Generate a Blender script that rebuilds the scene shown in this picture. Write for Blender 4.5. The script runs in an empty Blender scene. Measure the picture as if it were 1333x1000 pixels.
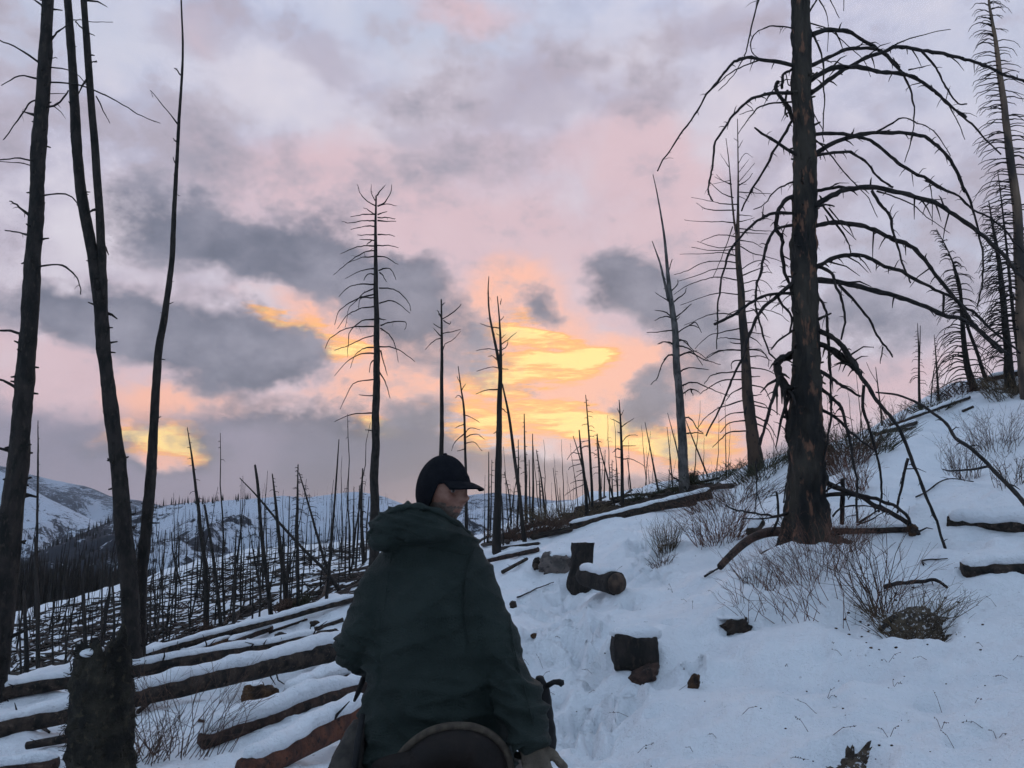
import bpy, bmesh, math, random
import numpy as np
from mathutils import Vector, Matrix

random.seed(7)
RNG = np.random.default_rng(11)
SC = bpy.context.scene
COL = SC.collection
R = math.radians

# ------------------------------------------------------------------ camera
CAM_Z = 2.2
FPX, CX, CY = 1046.0, 666.5, 500.0          # focal length in photo pixels, photo centre
PITCH = math.atan(180.0 / FPX)
cam_data = bpy.data.cameras.new('camera')
cam = bpy.data.objects.new('camera', cam_data)
COL.objects.link(cam)
cam.location = (0, 0, CAM_Z)
cam.rotation_euler = (R(90) + PITCH, 0, 0)
cam_data.sensor_fit = 'HORIZONTAL'
cam_data.sensor_width = 36.0
cam_data.lens = 36.0 * FPX / 1333.0
cam_data.clip_start = 0.05
cam_data.clip_end = 60000
SC.camera = cam


def ray(px, py):
    """direction of a photo pixel per metre of world depth (x/y, z/y)"""
    cx, cy = (px - CX) / FPX, -(py - CY) / FPX
    y = math.cos(PITCH) - math.sin(PITCH) * cy
    z = math.sin(PITCH) + math.cos(PITCH) * cy
    return cx / y, z / y


def W(px, py, D):
    u, v = ray(px, py)
    return Vector((u * D, D, CAM_Z + v * D))


def mpp(D):
    return D / FPX            # metres per photo pixel at depth D (near the image centre)


# ------------------------------------------------------------------ exposure
SC.view_settings.view_transform = 'Standard'
SC.view_settings.look = 'None'
SC.view_settings.exposure = 0.05
SC.view_settings.gamma = 1.0
SC.view_settings.use_curve_mapping = False
SC.cycles.max_bounces = 5
SC.cycles.diffuse_bounces = 3
SC.cycles.glossy_bounces = 2
SC.cycles.transmission_bounces = 2
SC.cycles.volume_bounces = 0
SC.cycles.use_adaptive_sampling = True
SC.cycles.adaptive_threshold = 0.03
SC.cycles.adaptive_min_samples = 8
SC.cycles.use_denoising = True


def lin(r, g, b):
    return tuple((c / 255 / 12.92 if c / 255 <= 0.04045 else ((c / 255 + 0.055) / 1.055) ** 2.4) for c in (r, g, b)) + (1.0,)


# ------------------------------------------------------------------ node helper
class NT:
    def __init__(s, tree):
        s.t = tree
        s.N = tree.nodes
        s.L = tree.links

    def n(s, kind, **kw):
        nd = s.N.new(kind)
        for k, v in kw.items():
            setattr(nd, k, v)
        return nd

    def put(s, sock, v):
        if isinstance(v, bpy.types.NodeSocket):
            s.L.new(v, sock)
        else:
            sock.default_value = v

    def math(s, op, a, b=0.0, c=None, clamp=False):
        nd = s.n('ShaderNodeMath', operation=op, use_clamp=clamp)
        s.put(nd.inputs[0], a)
        s.put(nd.inputs[1], b)
        if c is not None:
            s.put(nd.inputs[2], c)
        return nd.outputs[0]

    def vmath(s, op, a, b=(0, 0, 0)):
        nd = s.n('ShaderNodeVectorMath', operation=op)
        s.put(nd.inputs[0], a)
        if op == 'SCALE':
            s.put(nd.inputs['Scale'], b)
        else:
            s.put(nd.inputs[1], b)
        return nd.outputs[0]

    def noise(s, vec, scale, detail=4, rough=0.55, color=False, dist=0.0):
        nd = s.n('ShaderNodeTexNoise')
        s.put(nd.inputs['Vector'], vec)
        nd.inputs['Scale'].default_value = scale
        nd.inputs['Detail'].default_value = detail
        nd.inputs['Roughness'].default_value = rough
        nd.inputs['Distortion'].default_value = dist
        return nd.outputs['Color' if color else 'Fac']

    def mapr(s, v, a, b, c=0.0, d=1.0, smooth=True):
        nd = s.n('ShaderNodeMapRange', interpolation_type='SMOOTHSTEP' if smooth else 'LINEAR')
        s.put(nd.inputs['Value'], v)
        for k, x in zip(('From Min', 'From Max', 'To Min', 'To Max'), (a, b, c, d)):
            s.put(nd.inputs[k], x)
        return nd.outputs['Result']

    def mix(s, fac, a, b, mode='MIX'):
        nd = s.n('ShaderNodeMix', data_type='RGBA', blend_type=mode)
        s.put(nd.inputs[0], fac)
        s.put(nd.inputs[6], a)
        s.put(nd.inputs[7], b)
        return nd.outputs[2]


# ------------------------------------------------------------------ world: dusk sky with broken cloud
SUN_AZ, SUN_EL = math.atan(ray(720, 560)[0]), R(6.0)


def build_world():
    w = bpy.data.worlds.new('World')
    SC.world = w
    w.use_nodes = True
    t = NT(w.node_tree)
    t.N.clear()
    out = t.n('ShaderNodeOutputWorld')
    d = t.n('ShaderNodeTexCoord').outputs['Generated']
    sep = t.n('ShaderNodeSeparateXYZ')
    t.put(sep.inputs[0], d)
    az = t.math('ARCTAN2', sep.outputs[0], sep.outputs[1])
    el = t.math('ARCSINE', sep.outputs[2])
    comb = t.n('ShaderNodeCombineXYZ')
    t.put(comb.inputs[0], az)
    t.put(comb.inputs[1], el)
    ae = comb.outputs[0]
    # coordinates flattened for stratus-like stretch
    flat = t.vmath('MULTIPLY', d, (1.0, 1.0, 1.45))
    warp_c = t.vmath('SUBTRACT', t.noise(flat, 5.0, 5, 0.6, color=True), (0.5, 0.5, 0.5))
    warp = t.vmath('MULTIPLY', warp_c, (0.22, 0.16, 0.0))
    q = t.vmath('ADD', ae, warp)
    streak = t.vmath('MULTIPLY', d, (1.0, 1.0, 6.0))
    swc = t.vmath('SUBTRACT', t.noise(streak, 11.0, 4, 0.6, color=True), (0.5, 0.5, 0.5))
    qs = t.vmath('ADD', ae, t.vmath('MULTIPLY', swc, (0.10, 0.035, 0.0)))

    rots = {}

    def turned(vec, key, rot):
        if rot == 0:
            return vec
        if (key, rot) not in rots:
            nd = t.n('ShaderNodeVectorRotate', rotation_type='Z_AXIS')
            t.put(nd.inputs['Vector'], vec)
            nd.inputs['Angle'].default_value = R(-rot)
            rots[(key, rot)] = nd.outputs[0]
        return rots[(key, rot)]

    def blob(px, py, rx, ry, rot=0.0, vec=None, k=1.0):
        u, v = ray(px, py)
        a, e = math.atan(u), math.atan2(v, math.hypot(1, u))
        rot = 0 if abs(rot) < 6 else (-12 if rot < 0 else 12)
        cs, sn = math.cos(R(-rot)), math.sin(R(-rot))
        a, e = a * cs - e * sn, a * sn + e * cs
        sx, sy = FPX / rx, FPX / ry
        src = turned(q if vec is None else vec, 'q' if vec is None else 's', rot)
        m = t.n('ShaderNodeMapping', vector_type='POINT')
        t.put(m.inputs[0], src)
        m.inputs['Scale'].default_value = (sx, sy, 0)
        m.inputs['Location'].default_value = (-a * sx, -e * sy, 0)
        g = t.n('ShaderNodeTexGradient', gradient_type='SPHERICAL')
        t.put(g.inputs[0], m.outputs[0])
        return g.outputs['Fac'], k

    def total(blobs, vec=None):
        acc = None
        for b in blobs:
            f, k = blob(*b[:4], rot=b[4] if len(b) > 4 else 0.0, vec=vec, k=b[5] if len(b) > 5 else 1.0)
            acc = t.math('MULTIPLY', f, k) if acc is None else t.math('MULTIPLY_ADD', f, k, acc)
        return acc

    n_big = t.noise(flat, 2.6, 6, 0.55)
    n_mid = t.noise(flat, 7.5, 8, 0.60)
    n_fine = t.noise(flat, 26.0, 5, 0.6)
    n_strk = t.noise(streak, 20.0, 7, 0.62)
    # high overcast: soft lavender, bluer overhead, broken by pale and grey patches
    c = t.mix(t.mapr(el, R(4), R(50)), lin(190, 176, 188), lin(176, 192, 224))
    c = t.mix(t.mapr(n_mid, 0.30, 0.58, 0.85, 0), c, t.mix(t.mapr(el, R(25), R(60)), lin(216, 211, 222), lin(190, 204, 230)))
    c = t.mix(t.mapr(n_mid, 0.44, 0.70, 0, 0.85), c, t.mix(t.mapr(el, R(25), R(60)), lin(154, 152, 168), lin(148, 164, 194)))
    c = t.mix(t.mapr(n_big, 0.42, 0.66, 0, 0.35), c, t.mix(t.mapr(el, R(25), R(50)), lin(206, 188, 198), lin(184, 192, 216)))
    # right-hand pale blue openings
    blu = total([(1240, 330, 200, 120), (1130, 400, 150, 90), (1320, 60, 260, 120), (640, 30, 200, 70), (60, 40, 200, 120), (500, 60, 200, 60)])
    c = t.mix(t.math('MULTIPLY', blu, 0.65, clamp=True), c, lin(186, 194, 214))
    lig = total([(890, 150, 110, 80), (300, 120, 120, 70), (820, 60, 130, 50), (150, 300, 90, 50), (480, 180, 130, 60), (590, 120, 100, 60)])
    c = t.mix(t.math('MULTIPLY', lig, 0.7, clamp=True), c, lin(214, 208, 218))
    gry = total([(240, 50, 120, 50, 15), (690, 130, 190, 55, 5), (540, 175, 80, 30), (930, 30, 130, 40), (860, 130, 90, 35, 10), (420, 100, 120, 40)])
    c = t.mix(t.mapr(t.math('ADD', gry, t.math('MULTIPLY', t.math('SUBTRACT', n_mid, 0.5), 0.8)), 0.2, 0.75, 0, 0.6), c, lin(172, 164, 180))
    # pink wash of the afterglow
    pink = total([(640, 320, 420, 170), (620, 460, 420, 200), (840, 180, 150, 60), (420, 240, 200, 80), (620, 20, 110, 35), (930, 560, 220, 110), (230, 540, 260, 120), (1130, 520, 200, 60), (250, 60, 60, 40, 0, 0.5), (890, 250, 120, 110), (60, 480, 180, 90), (160, 420, 120, 60)])
    c = t.mix(t.mapr(t.math('ADD', pink, t.math('MULTIPLY', t.math('SUBTRACT', n_mid, 0.5), 1.2)), 0.05, 1.0, 0, 0.85), c, lin(214, 185, 192))
    pch = total([(600, 470, 270, 95, 0), (760, 510, 210, 100, -8), (440, 430, 190, 55, -10), (510, 540, 170, 45), (230, 560, 190, 60, 0, 1.2), (910, 580, 130, 70), (690, 390, 140, 60), (250, 510, 160, 30), (860, 470, 90, 60)])
    c = t.mix(t.mapr(t.math('ADD', pch, t.math('MULTIPLY', t.math('SUBTRACT', n_mid, 0.5), 0.9)), 0.08, 0.85, 0, 0.95), c, lin(248, 188, 166))
    # burning streaks of sunlit cloud
    ylw = total([(705, 470, 110, 40, -4, 1.25), (770, 468, 55, 28, 0), (660, 425, 60, 22, 35), (775, 553, 130, 30, -15, 1.9), (640, 545, 90, 50, 0, 1.0), (640, 500, 80, 22, 0), (865, 590, 60, 22, -20, 0.8), (905, 575, 70, 42, 0, 1.2), (445, 455, 48, 22, -15, 1.3), (490, 558, 55, 20, -8, 1.6), (235, 577, 85, 28, -6, 1.7), (165, 575, 60, 18, 0), (345, 408, 38, 16, -10), (400, 425, 45, 18, -15, 0.9), (620, 595, 70, 40, 0, 0.6), (690, 440, 60, 16, 0)], vec=qs)
    yf = t.math('ADD', ylw, t.math('MULTIPLY', t.math('MULTIPLY', t.math('SUBTRACT', n_strk, 0.48), 3.4), t.math('MULTIPLY', ylw, 2.5, clamp=True)))
    c = t.mix(t.mapr(yf, 0.05, 0.80), c, lin(255, 184, 118))
    c = t.mix(t.mapr(yf, 0.60, 1.35), c, (1.15, 0.80, 0.31, 1))
    # slate clouds drifting in front
    drk = total([(255, 310, 160, 62, -12, 1.15), (390, 330, 130, 78, -20, 1.3), (535, 415, 118, 84, -10, 1.3), (470, 385, 100, 50), (235, 445, 215, 66, -10, 1.4), (95, 415, 120, 50, 0, 0.9), (375, 475, 70, 34),
                 (830, 366, 90, 52, -15, 1.2), (905, 425, 95, 80, -30, 1.15), (849, 512, 52, 48, 0, 1.3), (722, 402, 40, 34, 0, 0.9),
                 (50, 580, 120, 60, 0, 1.3), (340, 560, 130, 56, -5, 1.3), (455, 560, 90, 40, 0, 0.9), (260, 625, 200, 36, 0, 1.0), (560, 565, 70, 44, 0, 0.9), (1120, 430, 130, 60, 0, 0.65), (660, 605, 160, 36, 0, 0.7), (120, 625, 170, 40, 0, 1.1), (420, 600, 170, 45, 0, 1.1), (560, 610, 120, 40, 0, 0.9)])
    df = t.math('ADD', drk, t.math('ADD', t.math('MULTIPLY', t.math('SUBTRACT', n_mid, 0.5), 2.4), t.math('MULTIPLY', t.math('SUBTRACT', n_fine, 0.5), 0.9)))
    halo = t.mapr(df, -0.05, 0.35, 0, 0.5)
    c = t.mix(t.math('MULTIPLY', halo, t.math('SUBTRACT', 1.0, t.mapr(yf, 0.1, 0.5))), c, lin(196, 182, 194))
    dm = t.mapr(df, 0.0, 0.82, 0, 0.96)
    dcol = t.mix(t.mapr(n_mid, 0.35, 0.70), lin(102, 107, 124), lin(146, 146, 162))
    c = t.mix(dm, c, dcol)
    # murky bank along the horizon
    low = t.math('ADD', t.mapr(el, R(9.5), R(3.5)), t.math('MULTIPLY', t.math('SUBTRACT', n_mid, 0.5), 0.9))
    gap = total([(800, 560, 190, 60, -10, 1.4), (905, 580, 110, 60, 0, 1.2), (1150, 520, 260, 80, 0, 0.9), (210, 575, 130, 40, 0, 1.3), (490, 558, 70, 26, 0, 1.0), (620, 530, 110, 60, 0, 1.0)])
    low = t.math('SUBTRACT', low, gap)
    c = t.mix(t.mapr(low, 0.15, 0.75, 0, 0.9), c, t.mix(t.mapr(n_big, 0.4, 0.65), lin(116, 119, 138), lin(150, 144, 162)))
    away = t.math('MAXIMUM', t.mapr(t.math('ABSOLUTE', az), R(50), R(120)), t.mapr(el, R(36), R(62)))
    c = t.mix(t.math('MULTIPLY', away, 0.8), c, t.mix(n_mid, lin(150, 182, 216), lin(186, 208, 232)))
    # small scale mottling
    c = t.mix(0.10, c, t.mix(n_fine, (0.35, 0.35, 0.4, 1), (0.75, 0.72, 0.75, 1)), 'SOFT_LIGHT')
    bg = t.n('ShaderNodeBackground')
    t.put(bg.inputs['Color'], c)
    bg.inputs['Strength'].default_value = 1.12
    # clear dusk sky that filters through the cloud
    sky = t.n('ShaderNodeTexSky', sky_type='NISHITA')
    sky.sun_disc = False
    sky.sun_elevation = SUN_EL
    sky.sun_rotation = SUN_AZ
    sky.air_density = 1.0
    sky.dust_density = 1.0
    bg2 = t.n('ShaderNodeBackground')
    t.put(bg2.inputs['Color'], sky.outputs[0])
    bg2.inputs['Strength'].default_value = 0.05
    mx = t.n('ShaderNodeMixShader')
    mx.inputs[0].default_value = 0.93
    t.L.new(bg2.outputs[0], mx.inputs[1])
    t.L.new(bg.outputs[0], mx.inputs[2])
    t.L.new(mx.outputs[0], out.inputs[0])
    w.cycles.sampling_method = 'MANUAL'
    w.cycles.sample_map_resolution = 512


build_world()

# the sun, low behind the cloud: weak, soft and warm
sun_d = bpy.data.lights.new('sun', 'SUN')
sun_d.energy = 0.3
sun_d.angle = R(25)
sun_d.color = (1.0, 0.72, 0.55)
sun = bpy.data.objects.new('sun', sun_d)
COL.objects.link(sun)
sdir = Vector((math.sin(SUN_AZ) * math.cos(SUN_EL), math.cos(SUN_AZ) * math.cos(SUN_EL), math.sin(SUN_EL)))
sun.rotation_euler = sdir.to_track_quat('Z', 'Y').to_euler()


# ------------------------------------------------------------------ numpy noise
_P = RNG.permutation(4096)


def _h(ix, iy, seed):
    return _P[(_P[(ix + seed * 131) & 4095] + iy) & 4095]


def perlin(x, y, seed=0):
    x = np.asarray(x, float)
    y = np.asarray(y, float)
    x, y = np.broadcast_arrays(x, y)
    ix, iy = np.floor(x).astype(int), np.floor(y).astype(int)
    fx, fy = x - ix, y - iy

    def g(a, b):
        ang = _h(ix + a, iy + b, seed) * (2 * np.pi / 4096)
        return np.cos(ang) * (fx - a) + np.sin(ang) * (fy - b)
    u, v = fx * fx * fx * (fx * (fx * 6 - 15) + 10), fy * fy * fy * (fy * (fy * 6 - 15) + 10)
    a, b = g(0, 0) * (1 - u) + g(1, 0) * u, g(0, 1) * (1 - u) + g(1, 1) * u
    return (a * (1 - v) + b * v) * 1.5


def fbm(x, y, seed=0, octv=4, rough=0.5):
    s, a = 0, 1.0
    for i in range(octv):
        s = s + a * perlin(np.asarray(x) * 2 ** i, np.asarray(y) * 2 ** i, seed + i)
        a *= rough
    return s


# ------------------------------------------------------------------ scene helpers
def mesh_obj(name, verts, faces, mat, parent=None, smooth=True):
    me = bpy.data.meshes.new(name)
    me.from_pydata([tuple(v) for v in verts], [], faces)
    me.update()
    if smooth:
        me.polygons.foreach_set('use_smooth', [True] * len(me.polygons))
    if mat is not None:
        me.materials.append(mat)
    o = bpy.data.objects.new(name, me)
    COL.objects.link(o)
    if parent is not None:
        attach(o, parent)
    return o


def attach(o, parent):
    o.parent = parent
    o.matrix_parent_inverse = parent.matrix_basis.inverted()


def grid_obj(name, V, nr, nc, mat):
    """V: (nr*nc,3) array as a grid mesh, fast"""
    i = np.arange(nr - 1)[:, None] * nc + np.arange(nc - 1)[None, :]
    F = np.stack([i, i + 1, i + nc + 1, i + nc], -1).reshape(-1, 4).astype(np.int32)
    me = bpy.data.meshes.new(name)
    me.vertices.add(len(V))
    me.vertices.foreach_set('co', V.astype(np.float32).ravel())
    me.loops.add(F.size)
    me.loops.foreach_set('vertex_index', F.ravel())
    me.polygons.add(len(F))
    me.polygons.foreach_set('loop_start', np.arange(0, F.size, 4, dtype=np.int32))
    me.polygons.foreach_set('use_smooth', np.ones(len(F), bool))
    me.update(calc_edges=True)
    me.validate()
    me.materials.append(mat)
    o = bpy.data.objects.new(name, me)
    COL.objects.link(o)
    return o


def tag(o, label=None, cat=None, group=None, kind=None):
    if label:
        o['label'] = label
    if cat:
        o['category'] = cat
    if group:
        o['group'] = group
    if kind:
        o['kind'] = kind
    return o


def empty(name, loc, label=None, cat=None, group=None):
    o = bpy.data.objects.new(name, None)
    COL.objects.link(o)
    o.location = loc
    o.empty_display_size = 0.2
    return tag(o, label, cat, group)


class MB:
    """collects shapes into one mesh"""

    def __init__(s):
        s.v, s.f = [], []

    def add(s, verts, faces):
        k = len(s.v)
        s.v += [tuple(v) for v in verts]
        s.f += [tuple(i + k for i in f) for f in faces]
        return s

    def tube(s, pts, rad, n=6, caps=True, rough=0.0, seed=0):
        pts = [Vector(p) for p in pts]
        m = len(pts)
        T = []
        for i in range(m):
            d = pts[min(i + 1, m - 1)] - pts[max(i - 1, 0)]
            T.append(d.normalized() if d.length > 1e-9 else Vector((0, 0, 1)))
        up = Vector((0, 0, 1)) if abs(T[0].z) < 0.9 else Vector((0, 1, 0))
        U = T[0].cross(up).normalized()
        V, F = [], []
        rr = random.Random(seed)
        for i in range(m):
            U = (U - T[i] * U.dot(T[i]))
            U = U.normalized() if U.length > 1e-6 else T[i].orthogonal().normalized()
            B = T[i].cross(U)
            for k in range(n):
                a = 2 * math.pi * k / n
                r = rad[i] * (1 + (rr.uniform(-rough, rough) if rough else 0))
                V.append(pts[i] + (U * math.cos(a) + B * math.sin(a)) * r)
        for i in range(m - 1):
            for k in range(n):
                a, b = i * n + k, i * n + (k + 1) % n
                F.append((a, b, b + n, a + n))
        if caps:
            V.append(pts[0] - T[0] * rad[0] * 0.2)
            V.append(pts[-1] + T[-1] * rad[-1] * 0.6)
            c0, c1 = len(V) - 2, len(V) - 1
            for k in range(n):
                F.append((c0, (k + 1) % n, k))
                F.append((c1, (m - 1) * n + k, (m - 1) * n + (k + 1) % n))
        return s.add(V, F)

    def loft(s, rings, n=24, power=2.0):
        """rings: (centre, half-axis vector a, half-axis vector b)"""
        V, F = [], []
        for c, a, b in rings:
            for k in range(n):
                t = 2 * math.pi * k / n
                cs, sn = math.cos(t), math.sin(t)
                e = 2.0 / power
                V.append(Vector(c) + Vector(a) * math.copysign(abs(cs) ** e, cs) + Vector(b) * math.copysign(abs(sn) ** e, sn))
        m = len(rings)
        for i in range(m - 1):
            for k in range(n):
                p, q = i * n + k, i * n + (k + 1) % n
                F.append((p, q, q + n, p + n))
        F.append(tuple(range(n - 1, -1, -1)))
        F.append(tuple((m - 1) * n + k for k in range(n)))
        return s.add(V, F)

    def ball(s, c, r, nu=16, nv=10, rot=None):
        """ellipsoid, r = (rx, ry, rz)"""
        c = Vector(c)
        M = rot or Matrix.Identity(3)
        V, F = [c + M @ Vector((0, 0, r[2]))], []
        for j in range(1, nv):
            t = math.pi * j / nv
            for i in range(nu):
                p = 2 * math.pi * i / nu
                V.append(c + M @ Vector((r[0] * math.sin(t) * math.cos(p), r[1] * math.sin(t) * math.sin(p), r[2] * math.cos(t))))
        V.append(c - M @ Vector((0, 0, r[2])))
        for i in range(nu):
            F.append((0, 1 + i, 1 + (i + 1) % nu))
            F.append((len(V) - 1, 1 + (nv - 2) * nu + (i + 1) % nu, 1 + (nv - 2) * nu + i))
        for j in range(nv - 2):
            for i in range(nu):
                a, b = 1 + j * nu + i, 1 + j * nu + (i + 1) % nu
                F.append((a, a + nu, b + nu, b))
        return s.add(V, F)

    def box(s, c, h, M=None):
        c, M = Vector(c), M or Matrix.Identity(3)
        V = [c + M @ Vector((sx * h[0], sy * h[1], sz * h[2])) for sx in (-1, 1) for sy in (-1, 1) for sz in (-1, 1)]
        return s.add(V, [(0, 1, 3, 2), (4, 6, 7, 5), (0, 4, 5, 1), (2, 3, 7, 6), (0, 2, 6, 4), (1, 5, 7, 3)])

    def build(s, name, mat, parent=None, smooth=True):
        return mesh_obj(name, s.v, s.f, mat, parent, smooth)


def catmull(pts, sub=4):
    """smooth polyline through tuples of any length"""
    P = [np.array(p, float) for p in pts]
    if len(P) < 3:
        out = []
        for i in range(len(P) - 1):
            for k in range(sub):
                out.append(P[i] + (P[i + 1] - P[i]) * k / sub)
        return out + [P[-1]]
    P = [2 * P[0] - P[1]] + P + [2 * P[-1] - P[-2]]
    out = []
    for i in range(1, len(P) - 2):
        a, b, c, d = P[i - 1:i + 3]
        for k in range(sub):
            t = k / sub
            out.append(0.5 * (2 * b + (c - a) * t + (2 * a - 5 * b + 4 * c - d) * t * t + (3 * b - a - 3 * c + d) * t ** 3))
    return out + [P[-2]]


def zz(scale, ox, oy, txt):
    """'x,y x,y' measured on an enlargement -> photo pixels"""
    return [(ox + float(a.split(',')[0]) / scale, oy + float(a.split(',')[1]) / scale) for a in txt.split()]


# ------------------------------------------------------------------ materials
def mat(name, base, rough=0.8, var=None, scale=6.0, bump=0.0, bscale=30.0, spec=0.3, stretch=(1, 1, 1), detail=5, lo=0.35, hi=0.65, third=None):
    m = bpy.data.materials.new(name)
    m.use_nodes = True
    t = NT(m.node_tree)
    b = t.N['Principled BSDF']
    b.inputs['Roughness'].default_value = rough
    b.inputs['Specular IOR Level'].default_value = spec
    co = t.n('ShaderNodeTexCoord').outputs['Object']
    v = t.vmath('MULTIPLY', co, stretch)
    if var is not None:
        f = t.mapr(t.noise(v, scale, detail), lo, hi)
        c = t.mix(f, (*base, 1), (*var, 1))
        if third is not None:
            c = t.mix(t.mapr(t.noise(v, scale * 2.7, 4), 0.56, 0.68), c, (*third, 1))
        t.put(b.inputs['Base Color'], c)
    else:
        b.inputs['Base Color'].default_value = (*base, 1)
    if bump:
        bp = t.n('ShaderNodeBump')
        bp.inputs['Strength'].default_value = bump
        bp.inputs['Distance'].default_value = 0.02
        t.put(bp.inputs['Height'], t.noise(v, bscale, 5, 0.6))
        t.L.new(bp.outputs[0], b.inputs['Normal'])
    return m


def snow_material(name, specks=True):
    m = bpy.data.materials.new(name)
    m.use_nodes = True
    t = NT(m.node_tree)
    b = t.N['Principled BSDF']
    co = t.n('ShaderNodeTexCoord').outputs['Object']
    c = t.mix(t.mapr(t.noise(co, 1.3, 5), 0.35, 0.7), (0.80, 0.82, 0.85, 1), (0.72, 0.75, 0.79, 1))
    if specks:   # needles, bark crumbs and charcoal lying on the snow
        sp = t.math('MULTIPLY', t.mapr(t.noise(co, 16.0, 3, 0.5), 0.69, 0.75), t.mapr(t.noise(co, 0.9, 3), 0.46, 0.62))
        c = t.mix(t.math('MULTIPLY', sp, 0.75), c, (0.09, 0.075, 0.06, 1))
    t.put(b.inputs['Base Color'], c)
    b.inputs['Roughness'].default_value = 0.65
    b.inputs['Specular IOR Level'].default_value = 0.25
    bp = t.n('ShaderNodeBump')
    bp.inputs['Strength'].default_value = 1.0
    bp.inputs['Distance'].default_value = 0.07
    t.put(bp.inputs['Height'], t.math('ADD', t.noise(co, 9.0, 6, 0.6), t.math('MULTIPLY', t.noise(co, 55.0, 3), 0.25)))
    t.L.new(bp.outputs[0], b.inputs['Normal'])
    return m


M = {}
M['snow'] = snow_material('snow')
M['snow_cap'] = snow_material('snow_cap', specks=False)
M['char'] = mat('charred_bark', (0.009, 0.0085, 0.008), 0.88, (0.028, 0.023, 0.020), 9, 1.0, 34, stretch=(1, 1, 0.45), third=(0.038, 0.030, 0.024))
M['char_limb'] = mat('charred_limb', (0.008, 0.0075, 0.0075), 0.8, (0.026, 0.020, 0.018), 8, 0.4, 60)
M['thin'] = mat('weathered_trunk', (0.010, 0.0095, 0.009), 0.88, (0.032, 0.026, 0.022), 2, 0.3, 30, stretch=(1, 1, 0.3))
M['grey_bark'] = mat('grey_bark', (0.045, 0.043, 0.042), 0.85, (0.125, 0.115, 0.108), 4, 0.6, 30, stretch=(1, 1, 0.5), third=(0.02, 0.02, 0.02))
M['brown_bark'] = mat('brown_bark', (0.018, 0.016, 0.015), 0.85, (0.075, 0.048, 0.034), 2.2, 0.6, 30, stretch=(1, 1, 0.4), third=(0.012, 0.012, 0.012))
M['great_bark'] = mat('scorched_bark', (0.010, 0.010, 0.010), 0.9, (0.045, 0.038, 0.030), 3.0, 1.0, 30, stretch=(1, 1, 0.35), third=(0.15, 0.075, 0.048))
M['tan_bark'] = mat('bare_tan_wood', (0.030, 0.026, 0.024), 0.8, (0.16, 0.11, 0.075), 1.2, 0.5, 30, stretch=(1, 1, 0.3))
M['log'] = mat('charred_log', (0.010, 0.0095, 0.009), 0.9, (0.050, 0.036, 0.028), 8, 1.0, 26, third=(0.085, 0.062, 0.046))
M['red_log'] = mat('bare_red_log', (0.125, 0.048, 0.028), 0.85, (0.045, 0.022, 0.017), 8, 1.0, 22, third=(0.018, 0.013, 0.012))
M['brown_log'] = mat('brown_log', (0.060, 0.034, 0.026), 0.85, (0.018, 0.014, 0.013), 9, 1.0, 24, third=(0.095, 0.060, 0.044))
M['rot'] = mat('rotten_wood', (0.085, 0.045, 0.022), 0.9, (0.02, 0.014, 0.012), 9, 1.0, 30)
M['cut'] = mat('cut_wood_end', (0.085, 0.055, 0.04), 0.85, (0.03, 0.022, 0.018), 9, 0.4, 50)
M['rock'] = mat('rock', (0.085, 0.075, 0.07), 0.9, (0.17, 0.14, 0.125), 5, 0.8, 14, third=(0.04, 0.035, 0.035))
M['soil'] = mat('bare_soil', (0.035, 0.026, 0.020), 0.95, (0.10, 0.078, 0.055), 14, 1.0, 40, third=(0.6, 0.6, 0.62))
M['twig'] = mat('dry_twig', (0.040, 0.025, 0.019), 0.85, (0.105, 0.060, 0.042), 7)
M['red_twig'] = mat('reddish_twig', (0.075, 0.036, 0.026), 0.85, (0.15, 0.075, 0.052), 7)
M['grass'] = mat('dry_grass', (0.12, 0.085, 0.05), 0.9, (0.055, 0.042, 0.03), 4)
M['green'] = mat('dull_green_brush', (0.028, 0.034, 0.02), 0.9, (0.065, 0.055, 0.034), 3)


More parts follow.
